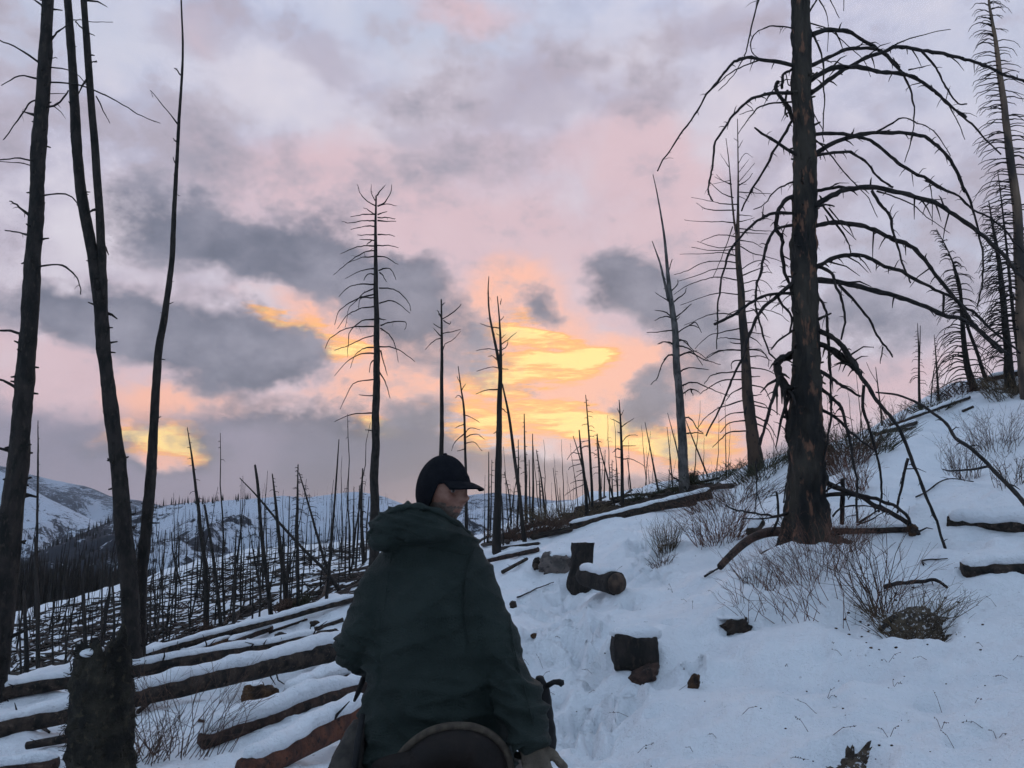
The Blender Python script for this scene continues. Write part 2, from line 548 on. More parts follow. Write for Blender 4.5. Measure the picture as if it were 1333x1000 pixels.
# ------------------------------------------------------------------ terrain
CTRL = [(0, 1000, 7.2), (180, 1000, 6.9), (350, 1000, 6.6), (520, 1000, 6.3), (700, 1000, 6.1), (850, 1000, 5.9), (1000, 1000, 5.5), (1150, 1000, 5.2), (1333, 1000, 4.9),
        (-120, 960, 8.2), (0, 930, 9.6), (200, 915, 9.5), (440, 915, 8.9), (640, 900, 8.6), (800, 900, 8.2), (950, 900, 7.6), (1100, 900, 7.0), (1333, 900, 6.3),
        (0, 905, 11.5), (200, 866, 12.8), (330, 828, 15), (440, 785, 18.5), (440, 850, 11.8), (640, 800, 12), (640, 728, 18), (800, 800, 11), (950, 800, 9.6), (1100, 800, 8.8), (1333, 800, 8.0),
        (760, 758, 13.5), (900, 730, 13), (1045, 738, 10.6), (1200, 720, 11), (1333, 700, 11),
        (700, 714, 20), (770, 690, 23), (850, 672, 25), (920, 655, 26), (830, 720, 15.5),
        (985, 611, 27), (960, 680, 18), (1100, 640, 17), (1200, 620, 18), (1333, 600, 18),
        (930, 622, 32), (1040, 588, 31), (1130, 566, 31), (1200, 530, 33), (1265, 508, 34), (1333, 489, 34), (1450, 470, 34), (1333, 545, 25),
        (930, 655, 50), (1040, 640, 50), (1130, 625, 52), (1265, 575, 55), (1400, 560, 55), (1000, 735, 140), (1333, 710, 140), (1200, 760, 300),
        (640, 712, 30), (700, 694, 38), (760, 664, 46), (840, 647, 44), (620, 700, 55), (700, 676, 70), (760, 651, 70), (840, 640, 60), (780, 690, 120), (880, 690, 110),
        (200, 872, 20), (200, 860, 38), (200, 815, 60), (200, 778, 95), (240, 738, 140), (0, 915, 20), (0, 893, 45), (0, 835, 75), (60, 792, 115), (-150, 850, 80),
        (440, 788, 26), (440, 772, 42), (440, 745, 72), (440, 722, 115), (480, 706, 160), (320, 838, 22), (320, 824, 40), (320, 782, 70), (320, 748, 108), (300, 722, 150), (560, 770, 40), (560, 730, 75), (560, 704, 140), (150, 768, 125), (400, 712, 155),
        (60, 840, 220), (240, 800, 260), (480, 775, 260), (700, 745, 200), (0, 850, 300), (600, 780, 300)]
CT = [tuple(W(*c)) for c in CTRL] + [(0, 0.3, 0.0), (0, 3, 0.12), (-1.2, 3, 0.1), (2.5, 1, 0.5), (-2.5, 1, -0.1), (4, 0, 1.0), (-4, 0, -0.2), (8, 0, 2.2), (-8, 0, -0.6), (25, 0, 8), (-25, 0, -5), (80, 0, 12), (-80, 0, -16), (-6, 4, -0.1), (6, 4, 1.75), (0, -2, -0.05), (-260, 0, -30), (260, 0, -10)]
CT = np.array(CT)


def _rc(x, y):
    d = np.hypot(x, y)
    return np.arctan2(x, y) * 1.6, np.log(d + 3.0) * 1.0


_ca, _cl = _rc(CT[:, 0], CT[:, 1])
_cv = (CT[:, 2] - CAM_Z) / (np.hypot(CT[:, 0], CT[:, 1]) + 4.0)
_K = np.sqrt((_ca[:, None] - _ca) ** 2 + (_cl[:, None] - _cl) ** 2 + 0.02)
_n = len(CT)
_A = np.zeros((_n + 3, _n + 3))
_A[:_n, :_n] = _K - np.eye(_n) * 0.004
_A[:_n, _n], _A[:_n, _n + 1], _A[:_n, _n + 2] = 1, _ca, _cl
_A[_n:, :_n] = _A[:_n, _n:].T
_w = np.linalg.solve(_A, np.concatenate([_cv, np.zeros(3)]))


def base_height(x, y):
    a, l = _rc(x, y)
    out = _w[_n] + _w[_n + 1] * a + _w[_n + 2] * l
    for i in range(_n):
        out = out + _w[i] * np.sqrt((a - _ca[i]) ** 2 + (l - _cl[i]) ** 2 + 0.02)
    return CAM_Z + out * (np.hypot(x, y) + 4.0)


AZ = np.concatenate([np.linspace(-100, -40, 31)[:-1], np.linspace(-40, 40, 470), np.linspace(40, 100, 31)[1:]]) * math.pi / 180
LD = np.concatenate([np.linspace(math.log(0.25), math.log(2.5), 50)[:-1], np.linspace(math.log(2.5), math.log(320), 560)])
_gd, _ga = np.meshgrid(np.exp(LD), AZ, indexing='ij')
GXX, GYY = _gd * np.sin(_ga), _gd * np.cos(_ga)
GZ = base_height(GXX, GYY)
# drifted snow: long swells, hummocks over buried brush, small crust
near = np.clip((45 - _gd) / 30, 0, 1)
amp = np.clip(_gd / 6.0, 0.3, 1)
GZ += 0.16 * amp * fbm(GXX * 0.22, GYY * 0.22, 3, 3) * np.clip(_gd / 8, 0.2, 3)
GZ += near * (0.10 * fbm(GXX * 0.85, GYY * 0.85, 9, 4) + 0.075 * np.maximum(0, perlin(GXX * 1.7, GYY * 1.7, 21)) ** 1.5 * 1.6)
GZ += near * (0.030 * fbm(GXX * 3.2, GYY * 3.2, 31, 4, 0.55) + 0.055 * np.maximum(0, fbm(GXX * 1.25 + 7, GYY * 1.25, 44, 3) - 0.1))
far = np.clip((_gd - 30) / 40, 0, 1)
GZ += far * 0.35 * fbm(GXX * 0.13, GYY * 0.13, 15, 4)


def H(x, y):
    """height of the ground sheet"""
    a = np.clip(np.interp(np.arctan2(x, y), AZ, np.arange(len(AZ))), 0, len(AZ) - 1.001)
    l = np.clip(np.interp(np.log(np.maximum(np.hypot(x, y), 0.26)), LD, np.arange(len(LD))), 0, len(LD) - 1.001)
    i, j = np.floor(l).astype(int), np.floor(a).astype(int)
    fi, fj = l - i, a - j
    return (GZ[i, j] * (1 - fi) * (1 - fj) + GZ[i + 1, j] * fi * (1 - fj) + GZ[i, j + 1] * (1 - fi) * fj + GZ[i + 1, j + 1] * fi * fj)


_DS = np.exp(np.linspace(math.log(1.5), math.log(300), 700))


def G(px, py, dmin=1.5):
    """where the sight line of a photo pixel meets the ground"""
    u, v = ray(px, py)
    ds = _DS[_DS >= dmin]
    gap = (CAM_Z + v * ds) - H(u * ds, ds)
    k = np.argmax(gap < 0) if (gap < 0).any() else -1
    if k < 0:
        return None
    if k == 0:
        D = ds[0]
    else:
        D = ds[k - 1] + (ds[k] - ds[k - 1]) * gap[k - 1] / (gap[k - 1] - gap[k] + 1e-12)
    return Vector((u * D, D, float(H(u * D, D))))


def dent(x0, y0, rx, ry, depth, rot=0.0, rim=0.25):
    global GZ
    dx, dy = GXX - x0, GYY - y0
    c, s = math.cos(rot), math.sin(rot)
    e = np.sqrt(((dx * c + dy * s) / rx) ** 2 + ((-dx * s + dy * c) / ry) ** 2)
    GZ -= depth * np.exp(-e ** 4 * 1.2)
    if rim:
        GZ += depth * rim * np.exp(-((e - 1.35) / 0.35) ** 2)


# the trodden trail: a shallow trough with hoof prints and stirred snow
rt = random.Random(5)
for k, (px, py) in enumerate(catmull([(800, 1010), (770, 950), (745, 900), (735, 850), (715, 810), (740, 775), (800, 750), (835, 725), (850, 700), (845, 685)], 3)):
    g = G(px, py)
    s = mpp(g.y) * 28
    dent(g.x, g.y, 0.42, 0.8, 0.05, rim=0.15)
for k in range(190):
    px, py = rt.choice([(rt.uniform(690, 830), rt.uniform(760, 1000)), (rt.uniform(680, 790), rt.uniform(770, 900)), (rt.gauss(745, 35), rt.uniform(780, 1000)), (rt.uniform(820, 870), rt.uniform(680, 760))])
    g = G(px, py)
    if g:
        dent(g.x, g.y, rt.uniform(0.07, 0.15), rt.uniform(0.09, 0.17), rt.uniform(0.06, 0.13), rt.uniform(0, 3), 0.35)
for k in range(90):      # hollows round buried twigs on the rest of the bank
    px, py = rt.uniform(830, 1330), rt.uniform(640, 1000)
    g = G(px, py)
    if g and g.y < 25:
        dent(g.x, g.y, rt.uniform(0.05, 0.16), rt.uniform(0.05, 0.12), rt.uniform(0.015, 0.05), rt.uniform(0, 3), 0.2)
for px, py, r, dp in ((903, 888, 0.1, 0.16), (828, 880, 0.3, 0.10), (1040, 745, 0.55, 0.18), (1190, 830, 0.3, 0.12), (960, 818, 0.2, 0.08), (1100, 990, 0.25, 0.10), (760, 765, 0.4, 0.1), (870, 715, 0.35, 0.12)):
    g = G(px, py)
    dent(g.x, g.y, r, r, dp, 0, 0.5)

for px, py, r, hgt, dy in ((836, 872, 0.42, 0.17, 0.42), (960, 822, 0.3, 0.10, 0.28), (780, 768, 0.5, 0.10, 0.9), (905, 892, 0.22, 0.08, 0.22), (724, 745, 0.4, 0.10, 0.5), (400, 905, 0.5, 0.12, 0.2), (1290, 690, 0.9, 0.16, 0.6), (1300, 755, 0.9, 0.14, 0.5), (1010, 850, 0.6, 0.10, 0), (1150, 930, 0.7, 0.08, 0), (930, 940, 0.6, 0.09, 0)):
    g = G(px, py)
    dent(g.x, g.y + dy, r * 1.2, r, -hgt, 0, 0)
ground = grid_obj('ground', np.stack([GXX, GYY, GZ], -1).reshape(-1, 3), len(LD), len(AZ), M['snow'])
tag(ground, 'snow covered hillside', kind='structure')


# ------------------------------------------------------------------ mountains and valley
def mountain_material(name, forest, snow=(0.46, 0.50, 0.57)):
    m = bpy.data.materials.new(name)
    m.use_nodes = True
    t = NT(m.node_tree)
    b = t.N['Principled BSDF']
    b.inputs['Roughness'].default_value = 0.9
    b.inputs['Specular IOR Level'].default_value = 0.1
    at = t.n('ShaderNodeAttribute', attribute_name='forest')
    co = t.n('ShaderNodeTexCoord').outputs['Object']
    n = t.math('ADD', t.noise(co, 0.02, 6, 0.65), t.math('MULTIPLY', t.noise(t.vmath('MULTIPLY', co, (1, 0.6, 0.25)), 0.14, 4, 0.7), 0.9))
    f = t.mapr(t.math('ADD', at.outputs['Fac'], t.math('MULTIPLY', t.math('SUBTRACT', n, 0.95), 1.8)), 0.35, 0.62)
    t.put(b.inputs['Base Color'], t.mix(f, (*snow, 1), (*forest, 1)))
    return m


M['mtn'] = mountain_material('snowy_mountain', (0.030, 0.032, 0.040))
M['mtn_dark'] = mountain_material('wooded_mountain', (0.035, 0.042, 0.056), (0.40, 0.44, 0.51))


def mountain(name, sil, Dc, Df, pyf, m, forest, seed, rough=0.04, nc=240, nr=90, label=None):
    """a ridge whose skyline passes through the photo's skyline, falling towards us and away behind"""
    xs = np.linspace(sil[0][0], sil[-1][0], nc)
    ys = np.interp(xs, [p[0] for p in sil], [p[1] for p in sil])
    ys = np.convolve(np.pad(ys, 3, mode='edge'), np.ones(7) / 7, mode='valid')
    V = np.zeros((nr, nc, 3))
    FO = np.zeros((nr, nc))
    for j in range(nr):
        t = j / (nr * 0.72)
        for i in range(nc):
            if t <= 1:
                D = Df + (Dc - Df) * t
                py = pyf + (ys[i] - pyf) * (1 - (1 - t) ** 1.25)
                u, v = ray(xs[i], py)
                V[j, i] = (u * D, D, CAM_Z + v * D)
            else:
                u, v = ray(xs[i], ys[i])
                D = Dc + (Dc - Df) * (t - 1)
                V[j, i] = (u * D, D, CAM_Z + v * Dc - (t - 1) ** 1.3 * (Dc - Df) * 0.5)
            FO[j, i] = forest(xs[i], min(t, 1.0))
    T = np.clip(np.arange(nr) / (nr * 0.72), 0, 1)[:, None]
    sc = 9.0 / (Dc - Df)
    nz = fbm(V[:, :, 0] * sc, V[:, :, 1] * sc * 0.45, seed, 5, 0.55)
    rdg = 1 - np.abs(perlin(V[:, :, 0] * sc * 1.3, V[:, :, 1] * sc * 0.3, seed + 8)) * 2
    V[:, :, 2] += (nz * 0.6 + rdg * 0.5) * rough * (Dc - Df) * np.sin(np.pi * np.clip(T, 0, 1)) ** 0.8 * np.clip(1.3 - T, 0, 1) + nz * rough * (Dc - Df) * 0.03
    o = grid_obj(name, V.reshape(-1, 3), nr, nc, m)
    a = o.data.attributes.new('forest', 'FLOAT', 'POINT')
    a.data.foreach_set('value', FO.ravel().astype(np.float32))
    tag(o, label, kind='structure')
    return V


def g2(x, y, cx, cy, rx, ry):
    return math.exp(-((x - cx) / rx) ** 2 - ((y - cy) / ry) ** 2)


mountain('mountain', [(-260, 640), (-100, 600), (0, 606), (40, 618), (85, 628), (115, 634), (150, 648), (190, 653), (225, 662), (300, 690), (380, 720)], 5200, 3600, 745, M['mtn_dark'],
         lambda x, t: 0.72 - 0.55 * g2(x, t, 75, 0.97, 18, 0.10) - 0.5 * g2(x, t, 128, 0.62, 16, 0.14) - 0.15 * t, 41, 0.05)
V2 = mountain('mountain', [(-300, 560), (-120, 585), (0, 613), (30, 630), (60, 648), (100, 667), (135, 684), (165, 700), (220, 730)], 2300, 1500, 800, M['mtn'],
              lambda x, t: 0.16 + 0.7 * g2(x, t, 95, 0.35, 38, 0.45) + 0.8 * max(0, 0.42 - t) + 0.4 * g2(x, t, 0, 0.2, 60, 0.3), 51, 0.06)
RIDGE = [(-120, 800), (20, 742), (60, 716), (110, 692), (150, 676), (190, 662), (240, 655), (285, 652), (330, 649), (370, 646), (400, 648), (430, 643), (462, 640), (492, 644), (525, 656), (560, 668), (620, 690), (720, 712)]
V3 = mountain('ridge', RIDGE, 1000, 460, 790, M['mtn'],
              lambda x, t: 0.20 + 0.9 * (x < 215) * min(1, max(0, (215 - x) / 100)) * 0.7 + 0.75 * g2(t, 0, 1.0, 0, 0.05, 1) * (x < 240) + 0.22 * g2(x, t, 290, 0.50, 80, 0.16) + 0.25 * g2(x, t, 240, 0.38, 70, 0.12) + 0.25 * max(0, 0.4 - t), 61, 0.05)
mountain('mountain', [(520, 680), (580, 648), (640, 641), (690, 646), (720, 652), (745, 650), (790, 662), (850, 672), (960, 690), (1100, 700)], 4200, 2700, 720, M['mtn_dark'],
         lambda x, t: 0.66 - 0.3 * t, 71, 0.05)
V5 = mountain('ridge', [(520, 720), (570, 690), (610, 664), (640, 660), (670, 668), (700, 676), (750, 690), (820, 706), (900, 720)], 900, 520, 735, M['mtn'],
              lambda x, t: 0.36, 81, 0.05)

vf = grid_obj('valley_floor', np.array([(x, y, -60 - 0.02 * y) for y in (150, 2500, 9000, 40000) for x in (-30000, -4000, 0, 4000, 30000)], float), 4, 5, M['mtn'])
tag(vf, kind='structure')


# ------------------------------------------------------------------ standing dead trees
def limb_pts(pix, D0, spread, w0, w1, sub=4, D1=None, scale=1.0):
    """pixel polyline -> 3-D centre line with its own reach in depth, plus radii"""
    P = catmull(pix, sub)
    n = len(P)
    L = sum(math.hypot(pix[i + 1][0] - pix[i][0], pix[i + 1][1] - pix[i][1]) for i in range(len(pix) - 1)) * mpp(D0)
    dd = (D1 - D0) if D1 is not None else spread * L
    pts, rad = [], []
    jr = random.Random(int(pix[0][0] * 31 + pix[-1][1] * 17))
    jx = jy = 0.0
    for i, p in enumerate(P):
        t = i / (n - 1)
        D = D0 + dd * t ** 0.9
        k = min(1.0, w0 / 4.0)
        jx, jy = 0.55 * jx + jr.gauss(0, 0.55) * k, 0.55 * jy + jr.gauss(0, 0.65) * k
        pts.append(W(p[0] + jx * min(1, 4 * t), p[1] + jy * min(1, 4 * t), D))
        rad.append(max(0.5 * (w0 + (w1 - w0) * t ** 0.8) * mpp(D), 0.0022))
    return pts, rad


def trunk_mesh(pix, D, lean=0.0, nside=14, rough=0.10, seed=0, base=None, step=0.10, furrow=0.0, flare=1.0):
    """pix: (px, py, width px) from top to base"""
    P = catmull(pix, 6)
    pts = [W(p[0], p[1], D + lean * (len(P) - 1 - i) / (len(P) - 1)) for i, p in enumerate(P)]
    rad = [0.5 * p[2] * mpp(q.y) for p, q in zip(P, pts)]
    if base is not None:
        d = (base - pts[-1])
        if d.length > 0.02:
            pts.append(Vector(base))
            rad.append(rad[-1] * flare)
    pts.append(pts[-1] - Vector((0, 0, 0.5)))
    rad.append(rad[-1] * 1.05)
    # resample evenly
    S = [0.0]
    for a, b in zip(pts, pts[1:]):
        S.append(S[-1] + (b - a).length)
    n = max(8, min(420, int(S[-1] / step)))
    ss = np.linspace(0, S[-1], n)
    A = np.array([tuple(p) for p in pts])
    Q = np.stack([np.interp(ss, S, A[:, k]) for k in range(3)], -1)
    rr = np.interp(ss, S, rad)
    th = np.arange(nside) * 2 * np.pi / nside
    V = np.zeros((n, nside, 3))
    nx = fbm(np.cos(th)[None, :] * 1.3 + seed * 7.1, ss[:, None] * 1.6 + np.sin(th)[None, :] * 1.3, seed, 4, 0.6) * rough
    if furrow:
        k = perlin(th[None, :] * 3.5 + 0.5 * np.sin(ss[:, None] * 2), ss[:, None] * 2.2, seed + 3)
        k2 = perlin(th[None, :] * 7.5, ss[:, None] * 6.0, seed + 5)
        nx = nx + furrow * (np.abs(k) * 1.4 - 0.4) + furrow * 0.5 * k2
    r = rr[:, None] * (1 + nx)
    wob = rr[:, None] * 0.25
    V[:, :, 0] = Q[:, None, 0] + r * np.cos(th) + wob * perlin(ss[:, None] * 0.7, seed + 0.3, seed)
    V[:, :, 1] = Q[:, None, 1] + r * np.sin(th)
    V[:, :, 2] = Q[:, None, 2]
    VV = V.reshape(-1, 3).tolist()
    F = [(i * nside + k, i * nside + (k + 1) % nside, (i + 1) * nside + (k + 1) % nside, (i + 1) * nside + k) for i in range(n - 1) for k in range(nside)]
    VV += [[Q[0, 0], Q[0, 1], Q[0, 2] + rr[0]]]
    F += [(len(VV) - 1, (k + 1) % nside, k) for k in range(nside)]
    return VV, F


def knots(mb, pts, rad, rnd, every=0.25, size=1.0):
    """short broken twigs standing on a limb"""
    for i in range(2, len(pts) - 1):
        if rnd.random() < every:
            a = pts[i]
            d = Vector((rnd.uniform(-1, 1), rnd.uniform(-1, 1), rnd.uniform(-1, 0.6))).normalized()
            L = rad[i] * (rnd.uniform(2.0, 6.0) if rnd.random() < 0.75 else rnd.uniform(6, 14)) * size
            mb.tube([a, a + d * L * 0.6, a + d * L + Vector((0, 0, -0.2 * L))], [rad[i] * 0.45, rad[i] * 0.3, rad[i] * 0.12], 4)


def tree(label, trunk, branches=(), D=None, base=None, bark='char', limb='char_limb', group=None, spread=0.45, seed=1, nside=12, rough=0.10, furrow=0.0,
         separate=True, lean=0.0, cat='tree', name='burnt_tree', leaders=(), step=0.12, knot=0.2, stubs=0, flare=1.15):
    """trunk: (px,py,w); branches: (pixels, w0, w1[, D at tip]); leaders: extra stems"""
    rnd = random.Random(seed)
    if base is None:
        for dy in range(0, 60, 3):
            base = G(trunk[-1][0], trunk[-1][1] + dy, 12 if trunk[-1][1] < 830 else 1.5)
            if base is not None and base.y < 190:
                break
    if D is None:
        D = base.y
    else:
        u = ray(trunk[-1][0], trunk[-1][1])[0]
        base = Vector((u * D, D, float(H(u * D, D))))
    root = empty(name, base, label, cat, group)
    V, F = trunk_mesh(trunk, D, lean, nside, rough, seed, base, step, furrow, flare)
    tr = mesh_obj('trunk', V, F, M[bark], root)
    if leaders or stubs:
        mb = MB()
        for ld in leaders:
            pts = [W(p[0], p[1], D) for p in catmull(ld, 5)]
            rad = [0.5 * p[2] * mpp(D) for p in catmull(ld, 5)]
            mb.tube(pts, rad, 8, rough=0.12, seed=seed)
            knots(mb, pts, rad, rnd, 0.4, 0.6)
        P = catmull(trunk, 10)
        for k in range(stubs):
            p = P[rnd.randrange(2, len(P) - 2)]
            c = W(p[0], p[1], D)
            r = 0.5 * p[2] * mpp(D)
            a = rnd.uniform(0, 2 * math.pi)
            d = Vector((math.cos(a), math.sin(a), rnd.uniform(-0.4, 0.5)))
            L = r * rnd.uniform(1.15, 1.55) if rnd.random() < 0.8 else r * rnd.uniform(1.6, 2.6)
            mb.tube([c, c + d * L], [min(r * 0.24, 0.035), min(r * 0.10, 0.014)], 5)
            if leaders and k == stubs - 1:
                pass
        kn = mb.build('leader' if leaders else 'knots', M[bark], root)
        if not leaders or stubs:
            tag(kn, kind='stuff')
    if branches:
        mb = MB()
        for k, b in enumerate(branches):
            pix, w0, w1 = b[0], b[1], b[2]
            s = rnd.uniform(-spread, spread)
            pts, rad = limb_pts(pix, D, s, w0, w1, D1=b[3] if len(b) > 3 else None)
            one = MB() if separate else mb
            one.tube(pts, rad, 6 if w0 > 3 else 4, rough=0.24, seed=seed * 97 + k)
            knots(one, pts, rad, rnd, knot)
            if separate:
                one.build('branch', M[limb], root)
        if not separate:
            mb.build('crown', M[limb], root)
    return root


def auto_branches(trunk, y0, y1, n, l0, l1, droop, seed, side=0.5, w=1.3, curl=0.25):
    """whorls of fine dead limbs along a trunk, lengths in photo pixels"""
    rnd = random.Random(seed)
    ty, tx = [p[1] for p in trunk], [p[0] for p in trunk]
    out = []
    for k in range(n):
        y = y0 + (y1 - y0) * (k + rnd.random()) / n
        t = (y - y0) / (y1 - y0)
        x = float(np.interp(y, ty, tx))
        L = (l0 + (l1 - l0) * t) * rnd.uniform(0.45, 1.1)
        s = -1 if rnd.random() < side else 1
        dr = droop * (t * 0.8 + 0.3) * rnd.uniform(0.5, 1.4)
        up = rnd.uniform(-0.12, 0.22) if t > 0.25 else rnd.uniform(0.05, 0.5)
        p = [(x, y), (x + s * L * 0.35, y - up * L * 0.35), (x + s * L * 0.72, y - up * L * 0.5 + dr * L * 0.25), (x + s * L * rnd.uniform(0.85, 1.0), y + dr * L * rnd.uniform(0.5, 0.9) - up * L * 0.2)]
        out.append((p, w * rnd.uniform(0.8, 1.2), 0.5))
        if rnd.random() < 0.45 and L > 12:
            q = p[2]
            out.append(([p[1], (q[0], q[1] + L * 0.12), (q[0] + s * L * 0.1, q[1] + L * rnd.uniform(0.2, 0.4))], w * 0.6, 0.4))
    return out


# --- the great burnt tree on the bank
g4 = lambda s: zz(4, 1040, 0, s)
g5 = lambda s: zz(3.846, 1040, 220, s)
g1 = lambda s: zz(4, 840, 0, s)
g2_ = lambda s: zz(4, 840, 220, s)
g3 = lambda s: zz(4, 840, 440, s)
g6 = lambda s: zz(3.571, 1000, 440, s)
tipG = G(1231, 714)
lowG = G(1197, 697)
big = []
big += [(g4("70,180 160,155 250,165 340,215 440,275 540,375 680,450 790,550 880,625 960,710 1050,805"), 7, 2),
        (g4("60,345 150,300 250,262 380,255 440,275 520,350"), 6, 4),
        (g4("60,490 180,400 260,350 380,295 470,255 540,243 640,262 750,280 860,310 960,340 1060,385 1172,425 1260,470"), 7, 3.5),
        (g4("470,250 560,205 650,180 790,152"), 2.5, 1),
        (g4("640,268 700,335 740,400 780,470 830,540 875,545"), 3.5, 2),
        (g4("60,420 150,365 230,345 330,355 430,375 540,385 600,400 680,460 730,490 800,555 870,610"), 8, 3),
        (g4("545,390 580,470 600,560 600,650 580,750 545,845"), 3.5, 1.2), (g4("780,545 830,640 865,725"), 2, 1), (g4("570,365 630,350 685,338"), 2.5, 1),
        (g4("60,820 150,760 260,715 380,690 520,695 620,705 690,735 750,790 800,860 850,960 865,1000") + g5("820,90 870,190 890,270 905,360 920,450 915,560 890,690"), 7, 2),
        (g4("400,690 460,655 540,615 620,640 700,680 760,760 790,810"), 3, 1.2),
        (g4("50,700 200,695 300,715 390,745 480,815 560,880 680,945 780,1000") + g5("640,55 700,90 800,140 870,200 960,250 1030,310 1090,380 1127,420"), 5.5, 2),
        (g4("70,815 180,790 270,792 340,835 400,910 450,950 488,968"), 4.5, 2.5),
        (g5("50,200 90,180 150,140 230,105 330,92 450,105 580,135 680,170 780,230 880,300 960,370 1030,440 1080,510 1127,550 1180,590"), 9, 4),
        (g5("365,110 410,180 450,220 465,290 490,370 510,450 535,520 560,570"), 5, 2), (g5("390,112 480,140 570,180 640,240 700,280 755,320"), 3, 1),
        (g5("60,115 160,95 240,97 330,95"), 5, 4), (g5("655,75 668,150 668,280"), 2, 1), (g5("670,155 735,148"), 1.5, 0.8),
        (g5("50,295 150,270 230,270 330,290 420,325 490,365 570,395 620,450 680,530 740,600 800,670 850,740 900,800 960,870 1020,920"), 7, 4),
        (g5("70,500 110,480 170,445 250,432 330,440 410,475 500,510 580,550 680,600 760,640 830,690 900,740 970,810 1060,880 1110,920"), 7, 2.5),
        (g5("725,630 720,740"), 3.5, 3), (g5("70,555 220,570 340,600 480,640 600,680 720,730 820,750 880,790 960,860 1050,930"), 8.5, 4),
        (g5("200,580 270,650 350,750 400,850 440,900 468,945"), 4.5, 2), (g5("420,890 412,930 405,975"), 2.5, 1.2), (g5("100,490 165,520 190,590 220,680 230,770 210,860"), 5, 2.5),
        (g5("70,620 130,690 140,790 145,880 150,1000"), 4.5, 2.5),
        (g5("60,790 160,840 220,890 260,950 290,1000") + g6("340,30 390,110 420,160 480,250 540,330 590,400 640,500 690,620 730,730 780,850 825,985"), 7.5, 3.5, tipG.y),
        (g6("445,220 440,320 470,420 500,520 520,620 525,720 515,810"), 4.5, 2.5), (g6("650,560 625,660 605,760 600,815"), 4.5, 2.5),
        (g5("60,870 100,880 170,905 230,950 280,1000") + g6("300,60 370,110 430,170"), 8.5, 6), (g6("215,140 300,190 350,225 430,270"), 6, 3),
        (g6("215,210 300,280 345,340 365,420 385,510 400,600 415,720 415,860"), 5.5, 3), (g6("215,315 300,365 370,420 430,480 490,520"), 5, 2), (g6("275,-40 285,100 290,250 290,350 275,480 255,600"), 4, 2.5),
        (g6("225,655 340,700 440,740 520,790 600,830 680,890 700,912"), 8, 6, lowG.y), (g6("225,740 340,725 420,730 500,745 580,775 640,820 660,860"), 6, 4, lowG.y),
        (g6("300,830 340,790 420,780 500,790"), 3, 1.5), (g6("420,860 480,820 520,795"), 3, 2), (g6("345,655 346,750 345,860"), 5, 5.5), (g6("260,720 340,670"), 2.5, 1.5),
        (g6("410,870 480,845 540,810"), 2.5, 1.2),
        (g4("70,170 110,260 125,340 130,450 130,550 125,690 125,745"), 3.5, 1.2), (g4("50,70 90,0 105,-60"), 3, 2), (g4("100,-10 150,90 148,270"), 2.5, 1), (g4("150,-60 165,0 210,95"), 2, 1), (g4("235,-20 235,60"), 1.5, 0.8),
        (g4("60,122 150,150 200,190 270,250 350,330 375,400"), 2.5, 1), (g4("70,580 130,680"), 2, 1.2), (g4("70,715 160,800 230,895 300,965") + g5("290,80 350,150 395,245"), 3, 1),
        (g5("110,170 190,280 240,370 260,420"), 3.5, 1.5), (g5("150,195 210,275 285,355"), 2, 1), (g5("80,190 130,178 175,185"), 4, 2), (g5("60,480 85,400 92,368"), 5, 1.5)]
big += [(g1("800,350 700,325 600,308 510,302 450,340 400,390 340,470 270,580 200,680 130,780 65,890"), 6, 2), (g1("590,315 490,355 420,400 340,470"), 2.5, 1.5),
        (g1("600,-40 590,0 555,120 535,230 510,300 460,390 380,470"), 3.5, 1), (g1("800,158 720,138 650,135 590,165 550,220 555,270 590,300"), 3, 1.2),
        (g1("800,485 700,485 620,495 540,525 480,580 420,660 370,740 350,850 335,930 330,1000") + g2_("350,165"), 5.5, 2), (g1("780,530 640,540 570,575 530,630 480,710"), 3, 1), (g1("560,575 490,598"), 1.5, 0.8),
        (g1("810,810 770,795 650,720 570,665"), 7, 2.5), (g1("800,570 765,630 700,740 630,860 550,1000") + g2_("560,110 500,215"), 4.5, 2.5),
        (g1("800,640 770,610 740,550 690,480 680,450 690,430"), 7, 5), (g1("800,350 765,360 720,400 720,470"), 4, 4), (g1("740,470 725,560 745,610"), 3.5, 2.5), (g1("730,380 745,440 770,450"), 2, 1.5),
        (g2_("800,65 755,75 690,105 620,180 565,215"), 3.2, 1.2), (g2_("790,135 720,170 685,250 685,310 710,360 710,450 725,540 750,600 765,670"), 7, 4),
        (g2_("800,232 680,230 620,250 570,280 500,345 450,410 415,490 395,570 385,680 375,760 375,850 372,945"), 5, 1.5), (g2_("455,300 420,400 390,480 355,560"), 1.5, 0.8),
        (g2_("800,288 690,310 640,370 615,460 600,540 580,610 575,680 590,780 620,880 650,960 690,1010"), 5, 2), (g2_("780,645 680,650 620,660 540,700 450,760 360,805"), 4.5, 4),
        (g2_("790,575 690,660 600,740 560,820 535,890") + g3("500,110 460,200 420,290 380,380 315,515"), 6, 2), (g2_("690,660 710,710 760,770 755,850"), 4, 3), (g2_("790,830 700,890 655,940"), 3.5, 2),
        (g2_("790,935 740,970 690,1000"), 6, 5), (g3("860,400 800,330 740,270 695,190 690,140 710,110 745,105 790,75"), 14, 8), (g3("700,200 690,230 660,330 630,430 600,560"), 6, 4), (g3("725,270 735,380 735,480 740,540"), 4.5, 3.5),
        (g3("575,640 578,700 580,780 570,920"), 2.5, 1.5), (g3("580,800 600,860 630,930"), 1.5, 1), (g3("790,900 740,910 680,930 600,920 500,900 420,870"), 4, 2), (g3("740,920 640,940 500,945"), 3, 1.5), (g3("660,1010 690,960 695,900 680,800"), 4, 3), (g3("720,860 735,760 730,770"), 2, 1.5)]
